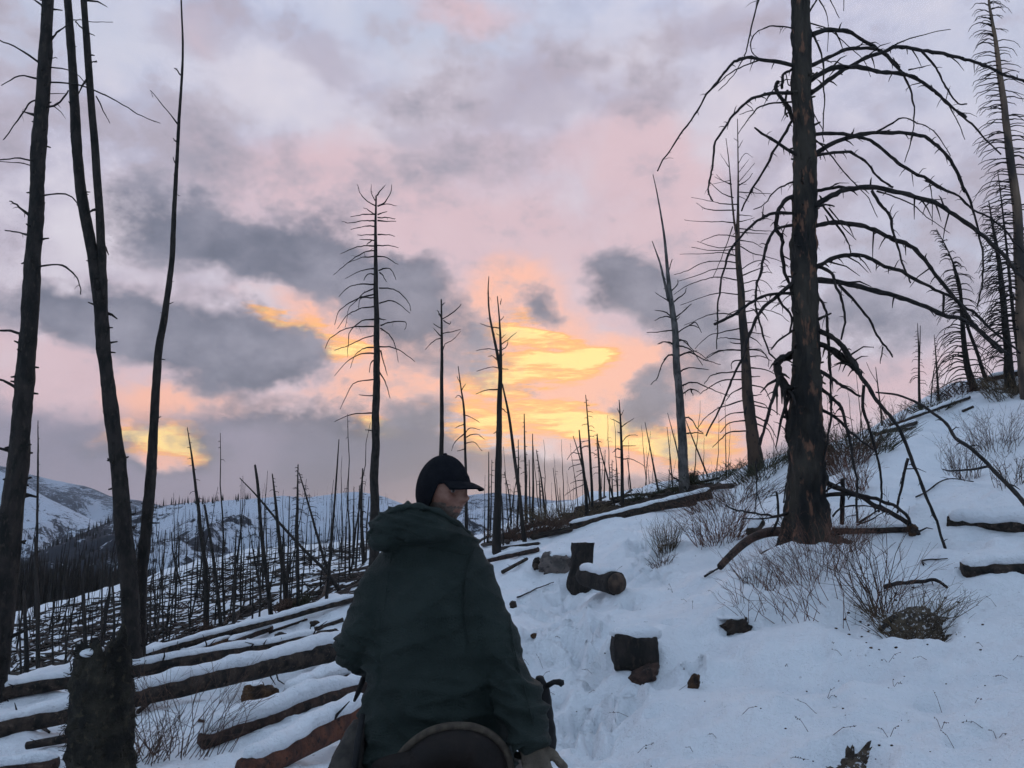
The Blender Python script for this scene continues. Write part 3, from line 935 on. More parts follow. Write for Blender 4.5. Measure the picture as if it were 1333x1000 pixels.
tree('tall charred tree with long drooping black limbs, standing among twigs on the right snowbank',
     [(1043, -160, 21), (1043, -40, 24), (1043, 0, 25), (1045, 100, 26), (1047, 200, 28), (1047, 300, 31), (1048, 400, 32), (1050, 465, 33), (1049, 500, 36), (1048, 560, 42), (1049, 640, 46), (1052, 690, 56), (1053, 720, 68), (1052, 738, 78)],
     big, bark='great_bark', seed=3, nside=56, rough=0.16, furrow=0.17, step=0.04, spread=0.35, knot=0.5, stubs=60, name='burnt_tree')

great = [o for o in COL.objects if o.name.startswith('burnt_tree') and o.type == 'EMPTY'][0]
gb = great.location.copy()
rr_ = random.Random(12)
for k in range(9):
    a = k / 9 * 6.283 + rr_.uniform(-0.25, 0.25)
    d = Vector((math.cos(a), math.sin(a), 0))
    pts = [gb + d * 0.12 + Vector((0, 0, 0.62)), gb + d * 0.24 + Vector((0, 0, 0.30))]
    for e in (0.40, 0.58, 0.80):
        q = gb + d * e + Vector((-d.y, d.x, 0)) * rr_.uniform(-0.08, 0.08)
        q.z = float(H(q.x, q.y)) + (0.05 if e < 0.5 else (0.0 if e < 0.7 else -0.08))
        pts.append(q)
    mb = MB()
    P = [Vector(p) for p in catmull([tuple(p) for p in pts], 4)]
    mb.tube(P, [0.13 * (1 - 0.72 * i / (len(P) - 1)) for i in range(len(P))], 12, rough=0.12, seed=k)
    mb.build('root', M['great_bark'], great)

# --- the black trunks on the near left
tree('thick black trunk at the picture\'s left edge with a few stubby limbs',
     [(68, -90, 13), (62, 0, 15), (55, 125, 18), (48, 250, 18.5), (41, 375, 20), (32, 500, 22), (23, 600, 25), (11, 700, 28), (1, 800, 30), (-12, 930, 34)],
     [([(52, 82), (25, 64), (0, 53), (-15, 50)], 3.5, 1.5), ([(52, 103), (25, 99), (3, 111)], 3, 1.2), ([(50, 130), (38, 134), (28, 150), (5, 183)], 3.2, 1.5), ([(45, 210), (20, 206), (-10, 210)], 3, 1.5), ([(45, 217), (25, 212), (-10, 210)], 2, 1),
      ([(40, 282), (25, 270), (12, 262)], 5, 1.5), ([(38, 307), (20, 302), (6, 299)], 3, 1.5), ([(30, 436), (10, 431), (-12, 430)], 4, 2.5), ([(24, 505), (8, 498), (-8, 493)], 4.5, 3), ([(66, 52), (76, 40), (88, 34)], 4, 1.5),
      ([(60, 87), (85, 90), (100, 97), (112, 110)], 2.5, 1), ([(60, 107), (95, 110), (130, 122), (160, 137), (185, 152), (208, 161)], 3, 1), ([(62, 122), (85, 122)], 1.5, 1), ([(58, 141), (78, 133), (90, 119)], 4, 2), ([(125, 125), (135, 145), (143, 161)], 2, 1),
      ([(52, 256), (80, 251), (97, 260), (106, 272)], 3, 1.5), ([(45, 348), (75, 345), (95, 355), (104, 370), (105, 383)], 3, 1.6), ([(45, 150), (30, 146)], 4, 1.5), ([(64, 75), (74, 76)], 3, 1), ([(58, 8), (40, -2)], 3, 2)],
     D=9.6, seed=11, nside=26, rough=0.14, furrow=0.09, stubs=90, spread=0.5, step=0.06)
tree('forked slim black trunk beside the shaggy stump, its two stems joining halfway up',
     [(83, -90, 8), (88, 0, 10), (96, 125, 12), (106, 250, 13.5), (122, 340, 15), (132, 400, 17), (140, 500, 18), (152, 600, 19), (160, 680, 20), (167, 760, 21), (172, 830, 22), (174, 893, 27)],
     [([(88, 27), (100, 26), (120, 29), (147, 29)], 2, 0.8), ([(108, 38), (100, 30), (98, 27)], 2, 1.5), ([(126, 80), (118, 82)], 3, 2), ([(112, 42), (124, 46)], 3, 1)],
     leaders=[[(102, -90, 7), (109, 0, 9), (118, 125, 9.5), (128, 250, 11), (133, 350, 12), (135, 420, 12)]], D=10.6, seed=13, nside=22, rough=0.14, furrow=0.08, stubs=60, step=0.06)
tree('slender crooked black trunk leaning away from the forked one at its foot',
     [(235, -60, 1.5), (236, 0, 2.2), (238, 70, 3), (233, 160, 4.2), (229, 230, 5.2), (226, 300, 6.5), (224, 340, 7.2), (215, 410, 8.5), (207, 455, 9.5), (204, 500, 10), (198, 600, 12), (190, 690, 14), (183, 780, 16), (179, 885, 20)],
     [([(233, 164), (213, 138), (196, 117)], 2.2, 0.8), ([(235, 98), (230, 90), (227, 89)], 2.2, 1.2), ([(197, 121), (199, 127)], 1, 0.6), ([(230, 185), (225, 180)], 2, 1), ([(228, 212), (225, 205)], 2, 1)],
     D=10.9, seed=17, nside=18, rough=0.16, furrow=0.08, stubs=46, step=0.06)

# --- middle distance, behind the rider
c8 = lambda s: zz(3.846, 420, 230, s)
h2 = lambda s: zz(2, 400, 220, s)
c1b = """262,145 225,125 190,90 172,42|262,120 245,85 242,42|272,95 290,65 315,42|275,148 315,125 340,85 346,42|275,148 320,138 370,148|262,190 235,170 205,155|262,188 200,190 140,202|262,222 210,220 150,232 95,228|262,250 210,248 140,262|262,290 175,290|275,290 320,290 360,300|275,190 325,175|275,205 320,205 365,215|275,220 365,225|258,320 185,318|245,320 220,342|258,347 190,350 135,368 90,388|275,345 330,345 378,358|258,370 210,378 150,415 100,455 55,492|258,400 200,400 130,430|275,400 320,405 380,440|258,460 190,470 115,510|258,490 225,488 205,520|280,470 310,462 345,470 365,515|285,480 305,495 318,528|258,540 180,540 125,560 82,600|258,560 210,580 170,620 130,660 113,755|258,590 190,605 120,640 75,680 60,740|258,605 190,612 180,660|283,558 340,560 395,590 430,630 443,672|283,635 340,622 390,645 437,682|258,650 180,665 120,700 75,760|258,715 200,720 140,770 125,840 125,900|290,745 340,728 400,725 418,738 412,768|258,750 180,752 100,768 40,810 10,860|283,710 320,718|290,760 330,790 360,840 378,930|258,795 200,810 130,845 60,870|283,852 350,855 410,885 462,928|258,855 210,860 165,890 140,960|258,885 190,888 120,930 60,998|290,870 310,940 325,995|255,920 240,935 235,980"""
c1 = [(c8(s), 2.2, 0.8) for s in c1b.split('|')]
c1 += [(h2(s), 2.0, 0.8) for s in ("175,548 120,560 85,625", "175,635 115,640 72,658", "175,590 135,588", "175,680 150,680", "188,530 205,560 215,598")]
tree('straight dead tree with drooping bare limbs rising behind the rider\'s shoulder',
     [(489.5, 255, 2), (489, 308, 4.2), (489.7, 386, 6.5), (490, 487, 9), (488, 600, 11), (487, 700, 13)], c1, D=32, bark='char', seed=21, spread=0.6, knot=0.12, nside=12)
tree('dead tree with a sparse upswept top rising over the rider\'s cap',
     [(574.5, 390, 1.8), (575, 430, 3), (575, 487, 4.5), (575, 560, 5.5), (574, 640, 7), (574, 715, 8)],
     [(c8(s), 1.8, 0.8) for s in ("594,715 640,690 685,650 692,640", "594,705 580,680 575,668", "594,760 555,735", "594,800 555,760", "594,785 640,780 690,765", "590,810 550,825 515,865", "598,880 615,840 650,820 690,775", "605,720 635,740 640,725", "596,650 612,630", "596,690 578,690")],
     D=36, seed=23, separate=False)
tree('thin dead tree with a wispy arched top standing over the cap\'s brim',
     [(596.5, 477, 1), (600, 505, 1.8), (604, 535, 2.8), (606, 605, 3.5), (607, 700, 5)],
     [(h2(s), 1.5, 0.7) for s in ("410,700 440,690 462,705", "410,715 435,712 455,735", "408,690 385,710 375,735", "408,665 385,675", "404,600 395,590 385,595", "405,640 425,645 450,660", "400,560 390,540", "402,575 412,560", "410,690 425,675 450,680", "410,730 390,735")], D=48, seed=25, separate=False)
tree('twin-topped dead tree standing just past the rider\'s right shoulder',
     [(647.5, 386, 1.2), (650, 415, 2.2), (651.5, 450, 3.5), (651.5, 490, 5.5), (650, 540, 7), (648.5, 620, 9), (647, 720, 12)],
     [(c8(s), 1.6, 0.7) for s in ("890,760 830,750 790,735", "885,870 830,862 770,872", "895,840 935,810 970,780", "890,960 840,955 770,975", "895,960 930,965", "890,720 905,700", "893,810 915,790", "890,800 870,785", "893,870 920,850 930,820", "890,640 895,610", "890,905 910,885", "888,930 850,900 830,900")] + [(h2(s), 2, 0.8) for s in ("503,575 470,575 440,585", "503,620 520,635", "500,680 485,690")],
     leaders=[[(636.3, 360, 1), (635.5, 381, 1.8), (637, 407, 2.5), (642, 435, 3.2), (647.5, 461, 4), (651, 485, 4)]], seed=27, separate=False, bark='thin')
tree('bare pole leaning steeply against the twin-topped dead tree', [(654, 500, 2), (663, 544, 3.5), (671, 604, 4.5), (676, 643, 5), (683, 705, 6)], [], seed=29, separate=False, bark='thin', stubs=8)

# --- right of centre
r1 = [(g2_(s), 2.2, 0.9) for s in ("130,690 95,670 50,645", "140,770 100,745 50,735", "140,775 90,770 50,790", "145,840 80,848 10,852", "150,910 100,900 65,912", "155,965 120,970 95,995", "155,775 200,740 240,705", "160,860 230,815 285,830", "165,895 210,895 240,935 290,965 330,1000", "125,650 160,610 170,580", "140,700 200,650 215,620", "170,975 215,955 270,945", "230,815 262,800 290,850", "115,560 140,470", "150,800 180,770")]
r1 += [(g3(s), 2.6, 1) for s in ("160,45 110,20 65,35", "165,100 135,88 110,100 80,150 60,210 30,242", "165,40 210,50 250,75 300,145", "165,12 200,15 235,50", "170,95 240,75 310,115 395,140", "175,180 230,155 330,165", "180,255 225,238 270,235 350,265 430,305", "180,300 230,270 250,272 285,285", "190,430 220,415 240,425 275,480 300,500", "190,502 240,495 300,498", "175,745 140,720 120,690", "240,270 250,300")]
tree('grey-barked dead tree with two spiky tops standing behind the snow-lined log',
     [(850, 227, 1), (856, 255, 1.8), (864, 302, 3), (869, 355, 5), (872.5, 390, 7), (879, 432, 8.5), (881, 470, 9.5), (885, 515, 10.5), (889, 590, 12.5), (891.5, 646, 15)], r1,
     leaders=[[(849, 314, 1.2), (859, 342, 2.5), (865, 367, 3.5), (871, 392, 5)]], bark='grey_bark', seed=31, spread=0.5, stubs=0, nside=14)
r2 = [(g2_(s), 1.9, 0.7) for s in ("480,185 400,180 350,170 240,150", "470,215 330,210 265,180", "470,280 400,275 320,275 205,265", "475,355 380,345 290,378", "480,455 400,435 300,440 180,445", "480,490 400,480 300,490 220,530 150,552", "480,520 360,520 270,555 170,585", "485,580 380,565 290,580 210,610 150,655", "490,655 380,648 290,670 180,710", "495,760 380,755 300,770 200,815", "500,830 400,850 330,870 260,935", "500,890 420,878 370,885", "510,945 420,940 350,960 300,1000", "485,120 560,125 660,130", "485,240 560,245", "480,275 570,255", "485,370 560,385 610,410", "490,400 560,440 620,455 700,480 760,515", "490,530 570,480 620,490 660,545", "495,600 580,580 630,590 660,630", "500,645 570,630 620,640", "505,690 600,690 700,700", "510,745 620,730 700,760 750,800", "510,800 600,800", "515,850 590,855 650,880", "520,945 600,940 640,990", "470,400 380,410 270,378", "480,420 350,425 240,405", "485,310 600,320 680,325", "485,330 640,340", "480,90 530,60 560,20", "480,140 540,170", "460,150 400,130 330,60", "450,80 400,60 370,30", "490,560 600,520 640,500")]
r2 += [(g1(s), 1.2, 0.5) for s in ("485,850 520,800 560,820", "485,900 540,830", "485,950 570,850", "485,770 510,730", "485,740 460,720", "485,960 530,960", "440,960 360,920", "435,870 390,800", "440,940 350,960")]
r2 += [(g3(s), 2.2, 0.9) for s in ("510,65 400,65 320,105", "515,115 455,125 450,165", "520,175 400,180 340,200 305,240", "525,215 400,220 330,260 280,295", "530,320 440,345 380,370 320,410 270,470", "540,385 440,395 380,440", "540,430 440,440 390,495", "545,485 440,490 390,530 350,572", "535,60 600,65 640,110 640,150", "540,155 620,165 690,195", "545,245 620,265 660,340", "550,300 605,295", "555,350 640,365 700,400", "560,400 640,450 680,520", "565,440 640,480 690,600", "530,100 600,95 660,120", "545,200 600,200", "555,330 620,345 650,400", "500,30 440,20", "520,250 450,290 420,330")]
tree('brown-trunked dead tree with dense fine limbs left of the great charred one',
     [(960, 155, 1), (961, 220, 2), (960.5, 282, 4), (960, 302, 6), (962, 352, 8), (966, 400, 10), (970, 470, 12), (974, 515, 14), (979, 565, 16), (984, 612, 22)], r2,
     leaders=[[(945, 180, 0.8), (949, 212, 1.5), (952, 250, 2.2), (956, 290, 3), (959, 305, 4)]], bark='brown_bark', seed=33, spread=0.5, nside=16, knot=0.1)

# --- upper right, on the skyline
t3 = [(1284, -60, 1.5), (1287, 0, 3), (1292, 30, 4.5), (1300, 82, 6.5), (1306, 132, 8.5), (1312, 180, 9.5), (1320, 240, 11), (1325, 298, 12.5), (1329, 376, 14), (1333, 454, 15.5), (1337, 492, 19)]
tree('tall bare-wood dead tree at the right edge, thick with fine drooping limbs', t3, auto_branches(t3, -40, 430, 170, 24, 72, 0.75, 5, 0.62, 2.4), D=29, bark='tan_bark', seed=35, separate=False, knot=0.05, nside=14)
t4 = [(1287, 262, 1.2), (1292, 293, 3), (1299, 329, 5), (1304, 376, 7), (1308, 415, 8.5), (1312, 454, 10), (1314, 492, 12.5)]
tree('black dead tree with dense drooping limbs in front of the tall right-edge one', t4, auto_branches(t4, 268, 475, 110, 14, 52, 0.9, 6, 0.6, 2.1), D=31, seed=36, separate=False, knot=0.05)
t4b = [(1299, 225, 1), (1307, 290, 2.5), (1313, 350, 3.5), (1318, 402, 4.5), (1324, 445, 5), (1330, 495, 6)]
tree('slim dark pole squeezed between the two thickest trees at the right edge', t4b, auto_branches(t4b, 240, 420, 30, 10, 22, 0.6, 7, 0.5, 1.2), D=32, seed=37, separate=False, knot=0.05, bark='thin')
t5 = [(1219, 298, 0.8), (1235, 329, 1.8), (1248, 366, 3.5), (1252, 407, 5), (1254.5, 445, 6.5), (1260, 480, 8), (1268, 509, 12)]
tree('bowed dead tree with a swept base and arching limbs on the right skyline', t5, auto_branches(t5, 300, 502, 90, 10, 56, 1.0, 8, 0.72, 2.0), seed=38, separate=False, knot=0.05)
tree('straight slim pole leaning beside the bowed tree on the right skyline', [(1240, 345, 1.2), (1250, 385, 3), (1259, 423, 4), (1271, 457, 4.5), (1279, 481, 5), (1287, 502, 6)], [], D=33, seed=39, separate=False, stubs=6)
t6 = [(1194.5, 421, 0.8), (1196, 464, 2.2), (1197, 529, 3.8)]
tree('narrow two-topped pole, leftmost of the trees on the right skyline', t6, auto_branches(t6, 430, 500, 22, 4, 14, 0.7, 9, 0.6, 1.0), D=33, leaders=[[(1198, 424, 0.8), (1197.5, 450, 1.5), (1196.5, 478, 1.8)]], seed=40, separate=False, bark='thin', knot=0)
t7 = [(1216, 436, 0.7), (1219, 471, 2), (1222.5, 529, 3.6)]
tree('small feathery dead tree between the narrow pole and the bowed tree', t7, auto_branches(t7, 440, 518, 30, 4, 13, 0.7, 10, 0.5, 1.0), D=32.5, seed=41, separate=False, bark='thin', knot=0)
tree('thin slanting pole at the foot of the small feathery tree', [(1218, 470, 0.8), (1214, 495, 1.4), (1212, 520, 1.6), (1211.5, 531, 1.8)], [], D=32, seed=42, separate=False, bark='thin')
tree('spindly bare sapling behind the drooping limb on the right bank', [(1140, 478, 0.8), (1143, 505, 1.6), (1146, 530, 2), (1148, 552, 2.6)], [([(1143, 500), (1134, 485), (1128, 472)], 1.2, 0.6), ([(1145, 525), (1152, 515)], 1.2, 0.6)], D=30.5, seed=43, separate=False, bark='thin')

# --- the small stand of dead trees right of centre
e7 = lambda s: zz(3.847, 620, 500, s)


def pole(label, pix, w0, w1, br=(), group=None, D=None, auto=None, seed=0, bark='thin'):
    n = len(pix)
    tk = [(p[0], p[1], w0 + (w1 - w0) * (i / (n - 1)) ** 0.8) for i, p in enumerate(pix)]
    b = list(br)
    if auto:
        b += auto_branches(tk, pix[0][1] + 2, pix[0][1] + (pix[-1][1] - pix[0][1]) * auto[3], auto[0], auto[1], auto[2], 0.5, seed, 0.5, 1.0)
    return tree(label, tk, b, D=D, seed=seed, separate=False, bark=bark, knot=0.05, nside=8, step=0.25, group=group)


pole('small dead tree with a fan of arching limbs against the yellow glow', e7("715,80 722,180 725,250 730,450 735,640"), 1, 5,
     [(e7(s), 1.5, 0.6) for s in ("725,200 700,185 670,175", "727,215 760,190 790,170", "728,295 760,260 810,258", "730,310 800,310", "728,330 700,325 690,340", "730,375 790,380 850,420", "728,370 690,365", "722,160 740,130", "720,150 705,120", "730,340 710,320 680,345", "728,250 705,240")], seed=51, bark='char')
pole('taller thin pole in the small stand below the yellow glow', e7("548,55 560,200 570,350 580,560 582,650"), 1, 4.5, auto=(14, 5, 14, 0.5), seed=52)
pole('dead tree with left-hand drooping limbs, leftmost in the small stand', e7("515,230 525,330 545,500 556,690"), 1.5, 5,
     [(e7(s), 1.3, 0.6) for s in ("523,350 480,345 455,380", "528,380 475,380", "538,440 490,470", "545,500 480,530 440,560", "526,400 480,410 460,430", "535,430 500,440", "523,310 495,330 480,350", "540,480 500,485 470,500")], seed=53, bark='char')
pole('crooked thin pole crossing the leftmost trunk of the small stand', e7("485,260 510,340 540,450 560,540 572,620"), 1, 2.8, seed=54)
pole('upright dark pole at the right of the small stand', e7("605,250 615,400 622,590"), 1.4, 4, auto=(12, 5, 12, 0.6), seed=55)
pole('pole leaning right across the small stand\'s edge', e7("610,290 640,400 670,510 700,635"), 1, 3, seed=56)
pole('faint thin pole just right of the fan-limbed small tree', e7("755,370 768,470 775,550"), 0.8, 2.2, D=62, seed=57)
pole('bare pole slanting left of the grey-barked tree', e7("845,190 880,370 918,568"), 0.8, 3, seed=58)
pole('hair-thin pole directly beside the grey-barked tree', e7("955,215 975,400 986,560"), 0.7, 2.2, seed=59)
pole('thin slanted pole passing behind the grey-barked tree', e7("958,145 985,250 1010,350 1030,470"), 0.7, 2.5, D=34, seed=60)
pole('slanting pole just right of the grey-barked tree', e7("1045,170 1075,250 1110,340 1160,465"), 0.8, 2.6, seed=61)
for k, (s, a, b) in enumerate([("240,150 245,400 250,700", 1.2, 4), ("282,250 285,500 282,700", 1.2, 3.6), ("300,330 325,480 345,650", 1, 3), ("385,420 400,560 405,640", 0.8, 2), ("210,280 212,500 205,740", 1, 3), ("62,340 62,600 56,810", 1, 3.2), ("140,440 165,560 175,700", 0.9, 2.5), ("265,380 268,560 270,680", 0.9, 2.5), ("315,470 318,560 325,640", 0.9, 2), ("128,560 133,700 135,810", 1, 2.6), ("78,380 75,560 72,700", 0.8, 2), ("418,520 420,580 424,640", 0.7, 1.8), ("680,380 680,470 682,560", 0.8, 2), ("645,330 643,450 640,570", 0.8, 2.2), ("705,420 708,500 710,580", 0.7, 2)]):
    pole('thin burnt pole among the cluster right of the twin-topped tree, below the bright clouds', e7(s), a, b, auto=(8, 3, 8, 0.6) if k % 2 == 0 else None, seed=70 + k, group='thin poles below the bright clouds')

# --- left middle distance
f6 = lambda s: zz(3.571, 220, 540, s)
pole('tall slightly leaning black spar with a hair-thin tip, left of the snowy ridge', f6("85,60 115,260 150,560 175,800 172,1000"), 1, 8, auto=(10, 4, 10, 0.4), seed=101, bark='char')
pole('black pole with a blunt top right beside the hair-tipped spar', f6("165,420 200,620 225,820 242,1000"), 3, 5.5, seed=102, bark='char')
pole('blunt thick spar crossed by the long leaning trunk', f6("400,235 415,350 435,600 460,800 476,955"), 3, 6.5, seed=103, bark='char')
pole('long dead trunk leaning far over to the left across the other poles', f6("330,295 420,390 520,510 640,640 740,740 805,835"), 1.6, 7.5, seed=104, bark='char')
pole('shaggy-footed dead tree in the thick of the left poles', f6("480,275 500,450 520,650 540,800 548,940"), 1.5, 9, auto=(22, 5, 15, 0.6), seed=105, bark='char')
pole('straight dead tree with short bristling limbs at the centre of the left poles', f6("600,232 595,500 600,800 605,935"), 1.4, 6, auto=(34, 4, 14, 0.55), seed=106, bark='char')
pole('slanting trunk joining the long leaning trunk near its foot', f6("605,270 650,420 700,600 742,735"), 1.4, 4.5, auto=(20, 4, 12, 0.5), seed=107, bark='char')
pole('tall smooth pole tilting right with its tip above the snowy ridge', f6("790,115 775,330 755,600 735,830 726,875"), 1.2, 5, seed=108, bark='char')
pole('dark bristly dead tree nearest the rider\'s left sleeve', f6("900,250 895,450 905,690"), 1.6, 5.5, auto=(26, 4, 11, 0.7), seed=109, bark='char')
pole('short pole just left of the bristly tree by the sleeve', f6("860,335 858,520 858,700"), 1, 3, seed=110)
pole('slanted pole between the sleeve and the tilted smooth pole', f6("886,330 880,520 868,720"), 1, 3, seed=111)
d5 = lambda s: zz(3.846, 0, 540, s)
pole('lone hair-thin pole standing before the white mountain flank', d5("190,30 190,250 185,600 177,960 175,1020"), 1, 5, auto=(10, 2, 5, 0.6), seed=112)
for k, (s, a, b) in enumerate([("375,545 400,680 430,860", 1, 3), ("312,540 302,800 300,985", 1.4, 4.5), ("10,545 25,680 55,790", 1.2, 3), ("45,500 46,600 45,710", 1, 2.5), ("530,560 525,700 515,940", 1, 3), ("560,380 555,600 540,880", 1, 3), ("420,600 425,800 420,960", 1, 2.8), ("495,640 480,760 460,850", 1, 3), ("660,500 662,620 662,700", 0.9, 2), ("820,520 818,640 818,720", 0.9, 2), ("390,700 390,820 388,950", 1, 2.5), ("180,690 178,840 180,960", 1, 3), ("645,790 645,860 643,910", 1.4, 2), ("90,870 92,930 95,985", 1, 2), ("350,600 345,720 340,860", 1, 2.2), ("450,420 452,540 455,640", 0.8, 2), ("700,520 698,600 696,680", 0.8, 2), ("930,380 920,520 915,680", 1, 2.6), ("480,650 500,700 540,560", 1.5, 1.5)][:18]):
    pole('slim burnt pole among the scattered ones on the log-strewn slope, nearer than the snowy ridge', f6(s), a, b, auto=(8, 3, 8, 0.6) if k % 3 == 0 else None, seed=130 + k, group='slim poles on the log-strewn slope')
for k, (x, y0, y1, w) in enumerate([(12, 800, 905, 5), (34, 770, 897, 7), (49, 700, 893, 6), (70, 780, 880, 3), (85, 800, 872, 3), (148, 740, 862, 4), (196, 760, 856, 3.5), (204, 770, 850, 3), (112, 770, 868, 6), (213, 690, 845, 2.5), (133, 720, 850, 3), (28, 790, 890, 3)]):
    pole('dark pole rising behind the shaggy stump and the black left trunks', [(x + random.uniform(-4, 4), y0), (x + random.uniform(-2, 2), (y0 + y1) / 2), (x, y1)], w * 0.45, w, auto=(8, 3, 8, 0.7) if k % 3 == 0 else None, seed=160 + k, group='dark poles behind the shaggy stump', D=random.uniform(24, 40))

# --- hundreds of burnt poles far across the slope: individuals that share meshes
PROTO = []
for k in range(9):
    rnd = random.Random(300 + k)
    mb = MB()
    n = 7
    lx, ly = rnd.uniform(-0.06, 0.06), rnd.uniform(-0.06, 0.06)
    pts = [Vector((lx * t + 0.012 * rnd.uniform(-1, 1), ly * t, t)) for t in [i / n for i in range(n + 1)]]
    pts[0] = Vector((0, 0, -0.08))
    mb.tube(pts, [0.0075 * (1 - 0.8 * i / n) for i in range(n + 1)], 5, rough=0.1, seed=k)
    for j in range(rnd.choice((0, 6, 14, 26))):
        t = rnd.uniform(0.3, 0.97)
        a = rnd.uniform(0, 6.28)
        L = rnd.uniform(0.03, 0.09) * (1.25 - t)
        p = Vector((lx * t, ly * t, t))
        d = Vector((math.cos(a), math.sin(a), 0))
        mb.tube([p, p + d * L * 0.6 + Vector((0, 0, 0.1 * L)), p + d * L - Vector((0, 0, 0.35 * L))], [0.0022, 0.0016, 0.0008], 3, caps=False)
    me = bpy.data.meshes.new('burnt_pole')
    me.from_pydata(mb.v, [], mb.f)
    me.materials.append(M['thin'])
    PROTO.append(me)


def far_pole(p, h, label, group, rnd, lean=0.05, fat=1.0):
    o = bpy.data.objects.new('burnt_pole', rnd.choice(PROTO))
    COL.objects.link(o)
    o.location = p
    o.scale = (h * fat, h * fat, h)
    o.rotation_euler = (rnd.gauss(0, lean), rnd.gauss(0, lean), rnd.uniform(0, 6.28))
    tag(o, label, 'tree', group)
    return o


rp = random.Random(77)
n = 0
while n < 230:
    px, py = rp.uniform(10, 480), rp.uniform(705, 850)
    if py < float(np.interp(px, [0, 60, 150, 240, 300, 480], [812, 792, 770, 740, 724, 706])) + 2:
        continue
    p = G(px, py, 24)
    if p is None or p.y < 42 or p.y > 250 or rp.random() > min(1, (p.y / 90) ** 1.6):
        continue
    h = rp.choice((rp.uniform(2, 5), rp.uniform(3, 8), rp.uniform(6, 11)))
    far_pole(p, h, 'one of the many small burnt trunks standing on the far slope of fallen logs', 'small burnt trunks on the far slope', rp, 0.06, min(2.0, max(1.0, 7.0 / h)))
    n += 1
for k in range(55):
    px = rp.uniform(630, 850)
    py = float(np.interp(px, [620, 700, 760, 850], [704, 684, 656, 644])) + rp.uniform(0, 16)
    p = G(px, py, 44)
    if p is not None and p.y < 200:
        far_pole(p, rp.choice((rp.uniform(1.5, 4), rp.uniform(2, 6.5))) * p.y / 60, 'one of the many short burnt trunks on the brushy rise right of the rider', 'short burnt trunks on the brushy rise', rp, 0.08, 1.2)
for k in range(26):
    px = rp.uniform(860, 1130)
    py = float(np.interp(px, [860, 930, 1040, 1130], [640, 624, 590, 568])) + rp.uniform(-1, 4)
    p = G(px, py + 3, 26)
    if p is not None and p.y < 60:
        far_pole(p, rp.uniform(0.8, 3.2), 'one of the thin bare saplings along the crest either side of the great charred tree', 'thin saplings along the crest', rp, 0.1, 1.1)


# --- distant woods: too many to count
def wood(name, label, spots, mat_, sides=4):
    V, F = [], []
    for (p, h, r) in spots:
        k = len(V)
        a0 = random.random()
        for i in range(sides):
            a = a0 + 2 * math.pi * i / sides
            V.append((p[0] + r * math.cos(a), p[1] + r * math.sin(a), p[2] - 0.05 * h))
        V.append((p[0], p[1], p[2] + h))
        F += [(k + i, k + (i + 1) % sides, k + sides) for i in range(sides)]
    o = mesh_obj(name, V, F, mat_, smooth=False)
    tag(o, label, kind='stuff')
    return o


spots = []
while len(spots) < 2600:          # the dark timber down in the valley on the left
    px = rp.uniform(-140, 300)
    D = rp.uniform(150, 300)
    u = ray(px, 700)[0]
    dens = math.exp(-((px - 70) / 130) ** 2)
    if rp.random() > dens:
        continue
    z = float(H(u * D, D))
    h = rp.uniform(9, 17)
    top = float(np.interp(px, [-100, 60, 130, 200, 300], [722, 722, 730, 742, 735]))
    h = min(h, max(2.0, CAM_Z + ray(px, top + rp.uniform(-8, 22))[1] * D - z))
    spots.append(((u * D, D, z), h, h * rp.uniform(0.02, 0.06)))
wood('forest', 'dark dense timber filling the valley', spots, M['thin'])


def on_mountain(Vm, n, dens, hs, fat=(0.02, 0.05)):
    nr, nc = Vm.shape[:2]
    out = []
    k = 0
    while len(out) < n and k < n * 40:
        k += 1
        j, i = rp.random() * nr * 0.72, rp.random() * (nc - 2)
        a, b = int(j), int(i)
        fj, fi = j - a, i - b
        if a >= nr - 1:
            continue
        p = Vm[a, b] * (1 - fj) * (1 - fi) + Vm[a + 1, b] * fj * (1 - fi) + Vm[a, b + 1] * (1 - fj) * fi + Vm[a + 1, b + 1] * fj * fi
        t = j / (nr * 0.72)
        pxx = CX + p[0] / p[1] * FPX
        if rp.random() < dens(pxx, t):
            h = rp.uniform(*hs)
            out.append((tuple(p), h, max(h * rp.uniform(*fat), 0.18)))
    return out


wood('forest', 'bare burnt trees dotted over the snowy ridge',
     on_mountain(V3, 3600, lambda x, t: (0.35 + 0.6 * (1 - t)) * (1.0 if x > 215 else 1.3) * (0.5 if t > 0.6 else 1), (6, 13), (0.012, 0.03))
     + on_mountain(V3, 900, lambda x, t: (1.0 if (t > 0.94 and x < 330) else 0.0) + (0.3 if x < 200 else 0), (5, 11), (0.05, 0.13))
     + on_mountain(V5, 700, lambda x, t: 0.8, (5, 11), (0.015, 0.04)), M['thin'], 3)


